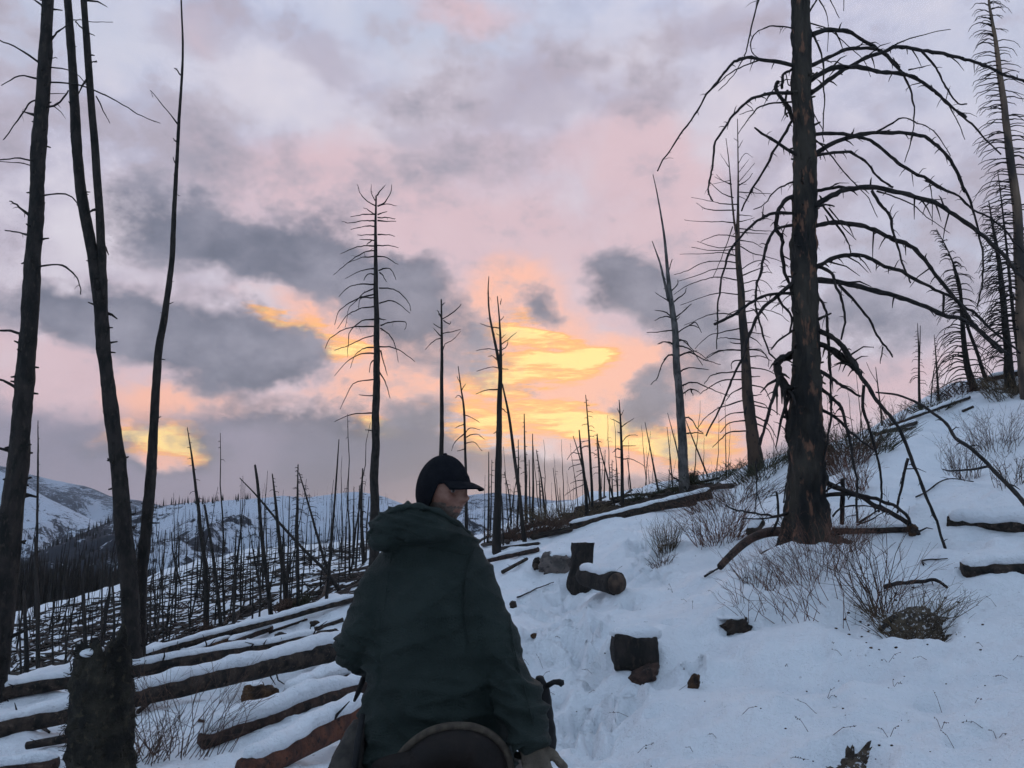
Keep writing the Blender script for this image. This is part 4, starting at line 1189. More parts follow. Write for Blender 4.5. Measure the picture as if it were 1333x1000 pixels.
# ------------------------------------------------------------------ fallen logs
def log_mesh(a, b, r0, r1, seed, nside=16, rough=0.10, bow=0.0, step=0.07):
    L = (b - a).length
    n = max(6, min(160, int(L / step)))
    t = np.linspace(0, 1, n)
    ax = (b - a).normalized()
    side = ax.cross(Vector((0, 0, 1))).normalized()
    up = side.cross(ax)
    th = np.arange(nside) * 2 * np.pi / nside
    r = (r0 + (r1 - r0) * t)[:, None] * (1 + rough * fbm(np.cos(th)[None, :] * 1.2 + seed * 3.3, (t * L)[:, None] * 1.3 + np.sin(th)[None, :] * 1.2, seed % 90, 4, 0.6) + 0.5 * rough * perlin(th[None, :] * 4, (t * L)[:, None] * 3, seed % 50))
    A, B, S, U = (np.array(tuple(v)) for v in (a, b, side, up))
    C = A[None, :] + (B - A)[None, :] * t[:, None] + U[None, :] * (bow * np.sin(np.pi * t))[:, None]
    V = C[:, None, :] + r[:, :, None] * (np.cos(th)[None, :, None] * S + np.sin(th)[None, :, None] * U)
    V = V.reshape(-1, 3).tolist()
    F = [(i * nside + k, (i + 1) * nside + k, (i + 1) * nside + (k + 1) % nside, i * nside + (k + 1) % nside) for i in range(n - 1) for k in range(nside)]
    for e, i in ((0, 0), (1, n - 1)):
        V.append((C[i] + (-1 if e == 0 else 1) * 0.15 * (r0 if e == 0 else r1) * np.array(tuple(ax))).tolist())
        c = len(V) - 1
        F += [(c, i * nside + k, i * nside + (k + 1) % nside) if e == 0 else (c, i * nside + (k + 1) % nside, i * nside + k) for k in range(nside)]
    return V, F


def snow_on_log(a, b, r0, r1, seed, thick=0.05, wide=0.95, t0=0.0, t1=1.0, bow=0.0, nk=9, step=0.05):
    """a loaf of snow along the log's upper side, ragged at the edges"""
    L = (b - a).length
    n = max(6, int(L * (t1 - t0) / step))
    t = np.linspace(t0, t1, n)
    ax = (b - a).normalized()
    side = ax.cross(Vector((0, 0, 1))).normalized()
    up = side.cross(ax)
    A, B, S, U = (np.array(tuple(v)) for v in (a, b, side, up))
    C = A[None] + (B - A)[None] * t[:, None] + U[None] * (bow * np.sin(np.pi * t))[:, None]
    r = r0 + (r1 - r0) * t
    s = t * L
    w = wide * (1 + 0.32 * perlin(s * 1.6, 0.3 + seed, seed % 40) + 0.18 * perlin(s * 7, 0.7, seed % 40))
    w2 = wide * (1 + 0.32 * perlin(s * 1.8, 5.3 + seed, seed % 40) + 0.18 * perlin(s * 8, 3.7, seed % 40))
    h = thick * np.clip(1 + 0.7 * perlin(s * 1.3, 9.1, seed % 40) + 0.25 * perlin(s * 6, 4.4, seed % 40), 0.12, 2)
    end = np.clip(np.minimum(t - t0, t1 - t) * L / 0.12, 0.02, 1) ** 0.5
    V = np.zeros((n, 2 * nk, 3))
    for k in range(nk):
        f = k / (nk - 1) * 2 - 1
        ang = f * np.where(f < 0, w, w2) * np.minimum(1, end + 0.2)
        ro = r * 1.02 + h * end * np.sqrt(np.clip(1 - abs(f) ** 3.0, 0, 1))
        V[:, k] = C + (np.sin(ang) * ro)[:, None] * S + (np.cos(ang) * ro)[:, None] * U
        ri = r * 0.88
        V[:, 2 * nk - 1 - k] = C + (np.sin(ang) * ri)[:, None] * S + (np.cos(ang) * ri)[:, None] * U
    m = 2 * nk
    F = [(i * m + k, i * m + (k + 1) % m, (i + 1) * m + (k + 1) % m, (i + 1) * m + k) for i in range(n - 1) for k in range(m)]
    F += [tuple(range(m - 1, -1, -1)), tuple((n - 1) * m + k for k in range(m))]
    return V.reshape(-1, 3).tolist(), F


def log(label, pa, pb, w, mat_='log', w1=None, thick=0.05, wide=0.9, lift=0.55, seed=0, snow=True, name='fallen_log', t0=0.0, t1=1.0, stubs=0, group=None, rough=0.075, bow=0.0, Da=None, Db=None, roots=None):
    """pa, pb: photo pixels where the log's middle line lies on the ground; w: thickness in photo pixels at pa"""
    ga = G(*pa) if Da is None else W(*pa, Da)
    gb = G(*pb) if Db is None else W(*pb, Db)
    r0, r1 = 0.5 * w * mpp(ga.y), 0.5 * (w1 or w) * mpp(gb.y)
    # raise the line until the ground no longer swallows it
    zs = [float(H(ga.x + (gb.x - ga.x) * t, ga.y + (gb.y - ga.y) * t)) - (ga.z + (gb.z - ga.z) * t) for t in np.linspace(0, 1, 12)]
    e = max(0.0, float(np.percentile(zs, 70)))
    a, b = ga + Vector((0, 0, r0 * lift + e * 0.8)), gb + Vector((0, 0, r1 * lift + e * 0.8))
    root = empty(name, (ga + gb) * 0.5, label, 'log', group)
    V, F = log_mesh(a, b, r0, r1, seed + 1, rough=rough, bow=bow)
    mesh_obj('wood', V, F, M[mat_], root)
    if stubs:
        rnd = random.Random(seed)
        for k in range(stubs):
            t = rnd.uniform(0.05, 0.95)
            c = a.lerp(b, t)
            ang = rnd.uniform(-1.2, 1.2) if rnd.random() < 0.6 else rnd.uniform(1.8, 4.3)
            side = (b - a).cross(Vector((0, 0, 1))).normalized()
            d = (Vector((0, 0, 1)) * math.cos(ang) + side * math.sin(ang)).normalized()
            Lk = r0 * rnd.uniform(1.6, 4.5)
            mb = MB()
            mb.tube([c, c + d * Lk * 0.6, c + d * Lk + (b - a).normalized() * Lk * rnd.uniform(-0.5, 0.5)], [r0 * 0.16, r0 * 0.12, r0 * 0.04], 5)
            mb.build('branch_stub', M['char_limb'], root)
    if snow:
        V, F = snow_on_log(a, b, r0, r1, seed + 2, thick, wide, t0, t1, bow)
        mesh_obj('snow_cap', V, F, M['snow_cap'], root)
    return root


log('long charred log running past the feet of the black left trunks, spiky with broken twigs', (-30, 918), (437, 838), 19, thick=0.045, wide=0.75, seed=1, stubs=26, w1=18, t1=0.93, lift=1.1)
log('thick charred log lying just below the spiky one, snow along its back', (-40, 968), (446, 856), 22, thick=0.07, wide=0.8, seed=2, stubs=9, w1=30, lift=0.8, rough=0.09)
log('thin dark log along the lip of the near bench, farthest of the big left logs', (120, 876), (462, 783), 10, thick=0.05, wide=0.9, seed=3, w1=9, lift=0.9)
log('dark log mostly buried under a thick loaf of snow beside the rider\'s elbow', (372, 915), (478, 878), 20, 'brown_log', thick=0.13, wide=1.0, seed=4, w1=24, lift=0.5)
log('long brown log under thick snow, second from the bottom beside the rider', (262, 975), (480, 898), 20, 'brown_log', thick=0.11, wide=0.85, seed=5, w1=20, lift=0.6)
log('bare reddish log at the bottom edge, half covered by a deep roll of snow', (318, 1020), (474, 940), 34, 'red_log', thick=0.09, wide=0.72, seed=6, w1=34, lift=0.75, stubs=2, Da=6.25, Db=7.6)
log('snow-lined charred log on the skyline path below the grey-barked tree', (742, 692), (926, 652), 9, thick=0.05, wide=0.8, seed=7, w1=14, lift=1.1, stubs=4)
log('dark slab-like log under the snow at the right edge, the upper of two', (1236, 680), (1370, 688), 19, thick=0.09, wide=1.2, seed=8, lift=0.0, rough=0.3)
log('dark flat log under the snow at the right edge, the lower of two', (1254, 748), (1390, 738), 27, thick=0.08, wide=1.1, seed=9, lift=0.0, rough=0.28)
log('bare curved limb lying from the great tree\'s foot out to the left', (938, 745), (1024, 703), 9, 'brown_log', thick=0.02, wide=0.5, seed=10, w1=13, lift=1.6, snow=False, bow=0.16)
log('half-buried limb lying right of the great tree under the low branches', (1085, 697), (1188, 693), 11, thick=0.03, wide=0.9, seed=11, lift=0.8, snow=True, w1=8)
log('short charred block tipped against the great tree\'s left foot', (978, 704), (990, 690), 14, seed=12, w1=14, lift=1.2, thick=0.03)
log('weathered plank-like log on the bench, near the charred spiky log\'s middle', (246, 856), (300, 838), 9, 'rot', thick=0.04, wide=0.6, seed=13, lift=1.0)
log('brown log piece in the snow right of the weathered plank-like one', (298, 842), (352, 822), 8, 'brown_log', thick=0.05, wide=0.8, seed=14, lift=1.0)
log('small dark log poking from the snow above the spiky log', (330, 850), (382, 843), 7, thick=0.05, wide=0.8, seed=15, lift=1.0, stubs=2)
log('short dark log by the bench lip close to the rider\'s elbow', (410, 824), (446, 812), 6, thick=0.03, wide=0.8, seed=16, lift=0.9)
log('charred stick-like log with prongs at the bottom left, left of the shaggy stump', (34, 982), (92, 974), 9, seed=17, w1=11, thick=0.02, lift=1.6, stubs=6, snow=False)
log('dark log crossing the lower left corner', (-30, 1012), (75, 1000), 16, 'brown_log', thick=0.06, wide=0.8, seed=18, lift=0.6)
log('thin dark log just right of the rider\'s shoulder', (654, 748), (686, 730), 5, seed=19, w1=4, thick=0.015, lift=1.2, snow=False, stubs=3)
log('low log under the twin-topped dead tree', (622, 735), (700, 718), 7, 'brown_log', seed=20, thick=0.05, lift=0.7)
log('dark log lying on the crest below the bowed tree', (1160, 556), (1262, 520), 4.5, seed=21, thick=0.06, wide=0.9, lift=1.2)
log('snow-topped log on the crest at the right edge', (1288, 499), (1345, 488), 7, 'brown_log', seed=22, thick=0.08, wide=0.9, lift=1.6)
log('short dark log in the snow below the crest logs', (1253, 537), (1267, 531), 3.5, seed=23, thick=0.02, lift=0.8, snow=False)
log('flat dark log on the crest right of the great tree', (1140, 568), (1192, 553), 6, seed=24, thick=0.03, lift=1.0)

for k, (pa, pb, w, mt) in enumerate([((232, 905), (262, 862), 5, 'log'), ((300, 880), (345, 872), 6, 'brown_log'), ((205, 912), (232, 900), 8, 'log'), ((355, 880), (380, 862), 5, 'log'), ((276, 866), (322, 868), 4, 'log'), ((180, 930), (210, 905), 6, 'log'), ((258, 940), (292, 946), 4, 'brown_log'), ((420, 880), (442, 866), 5, 'log'), ((388, 842), (420, 846), 4, 'log'), ((240, 885), (300, 858), 4, 'log'), ((40, 940), (64, 955), 5, 'log'), ((350, 826), (400, 808), 4, 'brown_log'), ((300, 832), (336, 838), 4, 'log')]):
    log('charred broken limb lying between the big logs on the left bench', pa, pb, w, mt, seed=60 + k, thick=0.02, lift=1.0, snow=k % 3 == 0, stubs=3, w1=w * 0.6, rough=0.2, name='broken_limb', group='broken limbs between the left logs')

# slope of fallen logs across the draw: the largest as individuals, the rest as one mass
rl = random.Random(99)


def slope_log():
    while True:
        px, py = rl.uniform(0, 500), rl.uniform(705, 880)
        lim = float(np.interp(px, [0, 60, 150, 240, 300, 480], [815, 793, 771, 741, 725, 707]))
        low = float(np.interp(px, [0, 200, 330, 440, 500], [905, 868, 830, 785, 775]))
        if not (lim < py < low):
            continue
        a = math.radians(rl.gauss(12, 15) if rl.random() < 0.78 else rl.uniform(-70, 70))
        L = rl.uniform(14, 70)
        p = G(px, py, 22)
        q = G(px + L * math.cos(a), py - L * math.sin(a), 22)
        if p is None or q is None or p.y < 26 or q.y < 26 or max(p.y, q.y) > 240:
            continue
        d = q - p
        if d.length > 16:
            q = p + d * (rl.uniform(6, 16) / d.length)
            q.z = float(H(q.x, q.y))
        if d.length < 1.5:
            continue
        return p, q


UNIT = []
for k in range(6):
    V, F = log_mesh(Vector((0, 0, 0)), Vector((1, 0, 0)), 0.5, 0.38, 400 + k, nside=6, rough=0.25, step=0.17)
    me = bpy.data.meshes.new('fallen_log')
    me.from_pydata(V, [], F)
    me.materials.append(M['log'])
    UNIT.append(me)


def lay(p, q, r, label, group, snow=False):
    o = bpy.data.objects.new('fallen_log', rl.choice(UNIT))
    COL.objects.link(o)
    d = q - p
    x = d.normalized()
    y = Vector((0, 0, 1)).cross(x).normalized()
    z = x.cross(y)
    Mx = Matrix((x * d.length, y * r * 2, z * r * 2)).transposed().to_4x4()
    Mx.translation = p + Vector((0, 0, r * 0.7))
    o.matrix_world = Mx
    tag(o, label, 'log', group)
    return o


allp = sorted((slope_log() for _ in range(1200)), key=lambda pq: min(pq[0].y, pq[1].y))
for p, q in allp[:290]:
    lay(p, q, rl.uniform(0.035, 0.085), 'one of the many charred logs strewn over the slope across the draw', 'charred logs strewn across the draw')
mb = MB()
for p, q in allp[290:]:
    r = rl.uniform(0.04, 0.10) * (0.6 + 0.005 * p.y)
    mb.tube([p + Vector((0, 0, r * 0.7)), (p + q) * 0.5 + Vector((0, 0, r * 0.7)), q + Vector((0, 0, r * 0.7))], [r, r * 0.9, r * 0.6], 4)
far_logs = mb.build('fallen_timber', M['log'])
tag(far_logs, 'charred fallen timber covering the far slope', kind='stuff')

for k in range(85):       # the log-strewn rise right of the rider
    px = rl.uniform(615, 900)
    py = float(np.interp(px, [615, 700, 760, 850, 900], [704, 684, 656, 643, 634])) + abs(rl.gauss(0, 12))
    low = float(np.interp(px, [615, 700, 770, 900], [725, 712, 688, 652]))
    if py > low:
        continue
    p = G(px, py, 22)
    q = G(px + rl.uniform(12, 60), py - rl.uniform(2, 13), 22)
    if p is None or q is None or (q - p).length > 18 or (q - p).length < 1 or p.y > 120:
        continue
    lay(p, q, rl.uniform(0.05, 0.11), 'one of the dark logs lying on the brushy rise right of the rider', 'dark logs on the brushy rise')


# ------------------------------------------------------------------ stumps, rocks, soil
def chunk(label, px, py, wpx, hpx, mat_, seed, name='rock', cat='rock', sink=0.3, rough=0.28, snow=None, deep=0.8, rot=0.0, sq=2.6):
    g = G(px, py)
    s = mpp(g.y)
    rx, rz = wpx * s / 2, hpx * s / 2
    rnd = random.Random(seed)
    V, F = [], []
    nu, nv = 28, 18
    mb = MB()
    mb.ball((0, 0, 0), (1, 1, 1), nu, nv)
    A = np.array(mb.v)
    e = 2.0 / sq
    A = np.sign(A) * np.abs(A) ** e
    nz = 1 + rough * (fbm(A[:, 0] * 1.3 + seed, A[:, 2] * 1.3 + A[:, 1], seed % 60, 4, 0.6)) + 0.35 * rough * perlin(A[:, 0] * 5, A[:, 2] * 5 + A[:, 1] * 4, seed % 30)
    A = A * nz[:, None] * np.array([rx, rx * deep, rz])
    c, sn = math.cos(rot), math.sin(rot)
    X, Z = A[:, 0] * c - A[:, 2] * sn, A[:, 0] * sn + A[:, 2] * c
    A[:, 0], A[:, 2] = X, Z
    off = np.array([g.x, g.y + rx * deep * 0.6, g.z + rz * (1 - sink)])
    root = empty(name, g, label, cat)
    mesh_obj('body', (A + off).tolist(), mb.f, M[mat_], root)
    if snow:
        top = MB()
        top.ball((0, 0, 0), (1, 1, 1), 30, 16)
        T = np.array(top.v)
        T *= (1 + 0.2 * fbm(T[:, 0] * 1.5 + seed, T[:, 1] * 1.5, 7, 3))[:, None]
        T = T * np.array([rx * snow[0], rx * deep * snow[0], rz * snow[1]]) + off + np.array([rx * snow[3], 0.02, rz * snow[2]])
        mesh_obj('snow_cap', T.tolist(), top.f, M['snow_cap'], root)
    return root


def stump(label, px, py, wpx, hpx, seed, lean=(0, 0), mat_='char', cut=True, flare=1.25, name='stump', snowy=False, jag=0.04, D=None):
    """upright cut stump: bark, sawn top"""
    g = G(px, py)
    if D:
        g = W(px, py, D)
    s = mpp(g.y)
    r, h = wpx * s / 2, hpx * s
    root = empty(name, g, label, 'stump')
    n = 28
    th = np.arange(n) * 2 * np.pi / n
    zs = np.concatenate([[-0.25 * h], np.linspace(0, h, 22)])
    V = []
    for z in zs:
        t = max(z, 0) / h
        rr = r * (flare + (1 - flare) * min(1, t * 2.2)) * (1 + 0.10 * fbm(np.cos(th) * 1.3 + seed, np.sin(th) * 1.3 + z * 3, seed % 50, 4) + 0.06 * perlin(th * 4, z * 6, seed % 20))
        zz_ = z + (jag * h * fbm(np.cos(th) * 2, np.sin(th) * 2 + seed, 13, 3) if z == zs[-1] else 0 * th)
        for k in range(n):
            V.append((g.x + rr[k] * math.cos(th[k]) + lean[0] * t * h, g.y + r + rr[k] * math.sin(th[k]) + lean[1] * t * h, g.z + zz_[k]))
    m = len(zs)
    F = [(i * n + k, i * n + (k + 1) % n, (i + 1) * n + (k + 1) % n, (i + 1) * n + k) for i in range(m - 1) for k in range(n)]
    mesh_obj('bark', V, F, M[mat_], root)
    rim = V[-n:]
    c = Vector((sum(v[0] for v in rim) / n, sum(v[1] for v in rim) / n, sum(v[2] for v in rim) / n - 0.01))
    inner = [Vector(v).lerp(c, 0.06) - Vector((0, 0, 0.006)) for v in rim]
    mesh_obj('sawn_top', [c] + inner, [(0, 1 + k, 1 + (k + 1) % n) for k in range(n)], M['cut'], root)
    if snowy:
        V2, F2 = [], []
        mb = MB()
        mb.ball(c + Vector((0, 0, 0.0)), (r * 0.9, r * 0.9, 0.05 * 1.6), 20, 8)
        mb.build('snow_cap', M['snow_cap'], root)
    return root


stump('sawn charred stump leaning slightly in the open snow beyond the rider', 754, 772, 29, 62, 1, lean=(0.13, 0.0), jag=0.012, flare=1.08)
s2 = G(800, 773)
lr = 0.5 * 30 * mpp(s2.y)
root = empty('log_round', s2, 'charred log lying with its sawn round end toward the camera, against the leaning stump', 'log')
a, b = Vector((s2.x + 0.02, s2.y - 0.02, s2.z + lr * 0.85)), Vector((s2.x - 0.36, s2.y + 0.75, s2.z + lr * 1.15))
V, F = log_mesh(a, b, lr, lr * 0.85, 33, nside=26, rough=0.09)
mesh_obj('bark', V, F, M['char'], root)
ax = (a - b).normalized()
mb = MB()
mb.tube([a + ax * 0.02, a + ax * 0.05], [lr * 0.9, lr * 0.86], 24)
mb.build('sawn_end', M['cut'], root)
V, F = snow_on_log(a, b, lr, lr * 0.85, 35, 0.07, 0.8, 0.1, 1.0)
mesh_obj('snow_cap', V, F, M['snow_cap'], root)
chunk('pale brown rock with snow on top, left of the sawn leaning stump', 724, 745, 46, 27, 'rock', 41, sink=0.35, snow=(0.85, 0.45, 0.85, 0.25))
chunk('small dark rock beside the pale brown one', 703, 741, 18, 17, 'log', 42, sink=0.3, snow=(0.7, 0.4, 0.9, 0.0))
chunk('charred squarish stump end capped with snow, in the middle of the trodden snow', 829, 872, 58, 46, 'char', 43, name='stump', cat='stump', sink=0.15, rough=0.09, snow=(1.08, 0.45, 1.0, 0.1), deep=0.7, rot=-0.06, sq=5.0)
chunk('brown wood wedge under the squarish charred stump end', 840, 886, 40, 22, 'brown_log', 44, name='wood_chunk', cat='wood', sink=0.5, rough=0.22, rot=0.5)
chunk('low dark rock in the snow below the great tree', 960, 824, 36, 20, 'log', 45, sink=0.35, rough=0.3, rot=0.25, snow=(0.9, 0.35, 1.1, -0.2))
chunk('small dark wood piece in a hole melted in the snow', 904, 896, 13, 22, 'rot', 46, name='wood_chunk', cat='wood', sink=0.5, rot=-0.4)
chunk('rotten orange-brown wood chunk lying among the left logs', 333, 928, 40, 36, 'rot', 47, name='wood_chunk', cat='wood', sink=0.25, rough=0.35, snow=(0.5, 0.25, 0.95, -0.4), sq=3.2)
chunk('round dark clump poking through the snow by the rider\'s left elbow', 409, 815, 11, 8, 'log', 48, sink=0.4)
chunk('dark mossy clump on the bench lip beside the spiky log', 365, 832, 14, 9, 'log', 49, sink=0.3)
chunk('dark rooty clump at the far end of the spiky log near the rider', 430, 838, 26, 16, 'rot', 50, name='wood_chunk', cat='wood', sink=0.3, rough=0.4)
chunk('dark branch butt at the low limbs\' tips right of the great tree', 1191, 698, 12, 16, 'rot', 51, name='wood_chunk', cat='wood', sink=0.2)
chunk('small dark lump on the snow at the rider\'s right cuff, upper one', 668, 792, 9, 10, 'log', 52, sink=0.3)
chunk('small brown lump in the trodden snow near the rider\'s sleeve', 697, 830, 11, 6, 'rot', 53, name='wood_chunk', cat='wood', sink=0.4)
chunk('tan lump of grass-caked wood lower in the trodden snow by the sleeve', 704, 915, 10, 14, 'rot', 54, name='wood_chunk', cat='wood', sink=0.4)


def soil(label, px, py, wpx, dpx, seed):
    """a bare patch where snow has slipped off: crumbly mound hugging the ground"""
    g = G(px, py)
    s = mpp(g.y)
    n, rings = 56, 14
    rx, ry = wpx * s / 2, dpx * s * 2.0
    V, F = [], []
    for j in range(rings + 1):
        t = j / rings
        for k in range(n):
            a = 2 * math.pi * k / n
            e = max(0.5, 0.9 + 0.35 * float(fbm(math.cos(a) * 1.9 + seed * 3.1, math.sin(a) * 1.9, 5, 5, 0.65)))
            x, y = g.x + rx * t * e * math.cos(a), g.y + ry * t * e * math.sin(a)
            z = float(H(x, y)) + 0.022 - 0.05 * t ** 4 + 0.020 * float(fbm(x * 7, y * 7, 8, 4, 0.6))
            V.append((x, y, z))
    for j in range(rings):
        for k in range(n):
            F.append((j * n + k, j * n + (k + 1) % n, (j + 1) * n + (k + 1) % n, (j + 1) * n + k))
    o = mesh_obj('soil', V, F, M['soil'])
    tag(o, label, kind='structure')
    return o


soil('bare crumbly soil patch below the twiggy shrub', 1195, 818, 100, 26, 3)
soil('bare soil patch at the bottom edge', 1108, 998, 66, 9, 14)
soil('dark earth bank on the crest at the right edge', 1320, 508, 70, 14, 5)
soil('dark earth on the crest right of the great tree', 1168, 560, 60, 6, 6)


# ------------------------------------------------------------------ the shaggy broken stump, lower left
sg = W(96, 1000, 4.6)
sg.z = float(H(sg.x, sg.y))
snag = empty('broken_stump', sg, 'shaggy burnt stump with a jagged snow-dabbed top in the lower left corner', 'stump')
n, m = 64, 70
th = np.arange(n) * 2 * np.pi / n
topz = W(96, 858, 4.6).z
jag = 0.10 * fbm(np.cos(th) * 2.6, np.sin(th) * 2.6, 17, 5, 0.65) + 0.14 * np.exp(-((th - 5.75) / 0.30) ** 2) - 0.02 * np.cos(th) + 0.04 * np.exp(-((th - 4.9) / 0.2) ** 2)
V = []
for i in range(m):
    t = i / (m - 1)
    z = (sg.z - 0.15) + (topz - sg.z + 0.15) * t + jag * t ** 3
    px_l, px_r = np.interp(t, [0, 0.25, 0.6, 0.85, 1], [66, 70, 62, 55, 60]), np.interp(t, [0, 0.25, 0.6, 0.85, 1], [205, 172, 140, 134, 128])
    xl, xr = W(px_l, 930, 4.6).x, W(px_r, 930, 4.6).x
    cx, rr = (xl + xr) / 2, (xr - xl) / 2
    k1 = fbm(np.cos(th) * 1.6 + 3, np.sin(th) * 1.6 + t * 4, 23, 4, 0.6)
    k2 = np.abs(perlin(th * 5.0, t * 16, 29)) + 0.6 * perlin(th * 11, t * 26, 30)
    r = rr * (1 + 0.10 * k1 + 0.13 * k2)
    for k in range(n):
        V.append((cx + r[k] * math.cos(th[k]), sg.y + 0.3 + 0.9 * r[k] * math.sin(th[k]), z[k]))
F = [(i * n + k, i * n + (k + 1) % n, (i + 1) * n + (k + 1) % n, (i + 1) * n + k) for i in range(m - 1) for k in range(n)]
cz = topz - 0.09
V.append((W(95, 930, 4.6).x, sg.y + 0.3, cz))
F += [(len(V) - 1, (m - 1) * n + k, (m - 1) * n + (k + 1) % n) for k in range(n)]
M['shag'] = mat('shaggy_burnt_bark', (0.012, 0.011, 0.010), 0.95, (0.034, 0.030, 0.022), 9, 1.0, 45, third=(0.055, 0.045, 0.03))
mesh_obj('bark', V, F, M['shag'], snag)
mb = MB()
rs = random.Random(8)
for k in range(900):          # loose fibres and flakes of bark
    i, kk = rs.randrange(2, m - 1), rs.randrange(n)
    p = Vector(V[i * n + kk])
    o = Vector((math.cos(th[kk]), math.sin(th[kk]), 0))
    d = (o * rs.uniform(0.3, 1.0) + Vector((rs.uniform(-.5, .5), rs.uniform(-.5, .5), rs.uniform(-1.0, 0.5)))).normalized()
    L = rs.uniform(0.015, 0.055)
    mb.tube([p - o * 0.005, p + d * L], [0.004, 0.0012], 3, caps=False)
fl = mb.build('bark_fibres', M['shag'], snag)
tag(fl, kind='stuff')
mb = MB()
c = W(94, 849, 4.6)
mb.ball((c.x, sg.y + 0.22, topz + 0.005), (0.06, 0.08, 0.028), 20, 10, Matrix.Rotation(-0.12, 3, 'Y'))
mb.build('snow_cap', M['snow_cap'], snag)


# ------------------------------------------------------------------ shrubs and grass
def shrub(label, px, py, hpx, wpx, n, mat_='twig', seed=0, r=0.004, name='shrub', cat='shrub', lean=0.0, fine=2, patch=0.3, group=None, D=None, up=0.5, leaves=0):
    g = G(px, py) if D is None else W(px, py, D)
    if D is not None:
        g.z = float(H(g.x, g.y))
    s = mpp(g.y)
    h, w = hpx * s, wpx * s
    rnd = random.Random(seed)
    mb = MB()
    for k in range(n):
        a = rnd.uniform(0, 6.283)
        rr = math.sqrt(rnd.random()) * patch * w * 0.5
        b = Vector((g.x + rr * math.cos(a), g.y + rr * math.sin(a) * 0.7, 0))
        b.z = float(H(b.x, b.y)) - 0.02
        tilt = rnd.uniform(0, 1) ** 0.7 * w * 0.5
        aa = a + rnd.gauss(0, 0.5)
        hh = h * rnd.uniform(0.5, 1.05)
        tip = b + Vector((math.cos(aa) * tilt + lean * h, math.sin(aa) * tilt * 0.8, hh))
        mid = b.lerp(tip, 0.5) + Vector((rnd.gauss(0, 0.06), rnd.gauss(0, 0.06), up * 0.12)) * h
        k1 = b.lerp(mid, 0.5) + Vector((rnd.gauss(0, 0.035), rnd.gauss(0, 0.035), rnd.gauss(0, 0.02))) * h
        k2 = mid.lerp(tip, 0.5) + Vector((rnd.gauss(0, 0.05), rnd.gauss(0, 0.05), rnd.gauss(0, 0.03))) * h
        pts = [b, k1, mid, k2, tip]
        rad = [r * (1 - 0.7 * i / (len(pts) - 1)) for i in range(len(pts))]
        mb.tube(pts, rad, 3, caps=False)
        for j in range(fine):
            i = rnd.randrange(1, len(pts) - 1)
            d = (tip - b).normalized()
            d = (d * 0.8 + Vector((rnd.gauss(0, 0.6), rnd.gauss(0, 0.6), rnd.gauss(0.05, 0.4)))).normalized()
            L = hh * rnd.uniform(0.2, 0.45)
            q = pts[i] + d * L
            m_ = pts[i] + d * L * 0.5 + Vector((0, 0, -0.03 * L))
            mb.tube([pts[i], m_, q], [rad[i] * 0.7, rad[i] * 0.5, r * 0.2], 3, caps=False)
            if rnd.random() < 0.6:
                e = (d + Vector((rnd.gauss(0, 0.6), rnd.gauss(0, 0.6), rnd.gauss(0.1, 0.4)))).normalized()
                mb.tube([m_, m_ + e * L * 0.4], [r * 0.4, r * 0.2], 3, caps=False)
            for _ in range(leaves):
                c = pts[i].lerp(q, rnd.random())
                z = r * rnd.uniform(1.5, 3.2)
                u = Vector((rnd.gauss(0, 1), rnd.gauss(0, 1), rnd.gauss(0, 1))).normalized()
                v = u.orthogonal().normalized()
                mb.add([c + u * z, c + v * z * 0.6, c - u * z, c - v * z * 0.6], [(0, 1, 2, 3)])
    o = mb.build(name, M[mat_], None, smooth=False)
    o.data.transform(Matrix.Translation(-g))
    o.location = g
    tag(o, label, cat, group)
    return o


shrub('reddish twiggy shrub crowding the foot of the great charred tree', 1066, 742, 62, 120, 130, 'red_twig', 1, 0.0036, fine=3, patch=0.9, leaves=1)
shrub('sparse twiggy shrub in front of the great tree', 1085, 790, 90, 210, 44, 'red_twig', 2, 0.0042, fine=3, patch=0.75)
shrub('bare branching shrub fanning up from the soil patch', 1145, 800, 130, 130, 24, 'twig', 3, 0.006, fine=4, patch=0.25, lean=-0.15)
shrub('tangle of dry roots and grass on the soil patch', 1190, 824, 42, 110, 130, 'grass', 4, 0.004, fine=2, patch=0.9, leaves=1)
shrub('thin twigs poking from the snow left of the great tree\'s foot', 1000, 790, 60, 130, 20, 'red_twig', 5, 0.004, fine=3, patch=0.8)
shrub('dense reddish-brown shrub between the great tree and the tan grass clump', 935, 706, 62, 110, 110, 'red_twig', 6, 0.0055, fine=3, patch=0.55, leaves=1)
shrub('tan tufted grass clump beside the trail bend', 868, 716, 46, 48, 110, 'grass', 7, 0.0045, name='grass_clump', cat='grass', fine=1, patch=0.5)
shrub('short dry tuft just below the tan grass clump', 862, 736, 18, 30, 40, 'twig', 8, 0.005, name='grass_clump', cat='grass', patch=0.8)
shrub('brown shrub behind the great tree on its right, near the crest', 1098, 608, 44, 80, 150, 'twig', 9, 0.010, fine=3, patch=0.8, leaves=1)
shrub('larger brushy shrub on the crest right of the great tree', 1110, 590, 40, 110, 200, 'green', 10, 0.012, fine=2, patch=0.95, leaves=1)
shrub('bare upright shrub on the crest above the drooping limb', 1165, 560, 40, 46, 34, 'twig', 11, 0.010, fine=4, patch=0.5)
shrub('thin red-stemmed shrub in the snow right of the great tree\'s trunk', 1115, 640, 55, 60, 60, 'red_twig', 12, 0.006, fine=3, patch=0.6)
shrub('seed-headed weeds on the open snow, left of the long drooping limb at right', 1255, 625, 70, 50, 46, 'twig', 13, 0.006, fine=3, leaves=2, patch=0.8, name='weed', cat='weed')
shrub('brown weeds by the right edge, halfway up the bank', 1295, 585, 55, 70, 60, 'twig', 14, 0.006, fine=3, leaves=2, patch=0.9, name='weed', cat='weed')
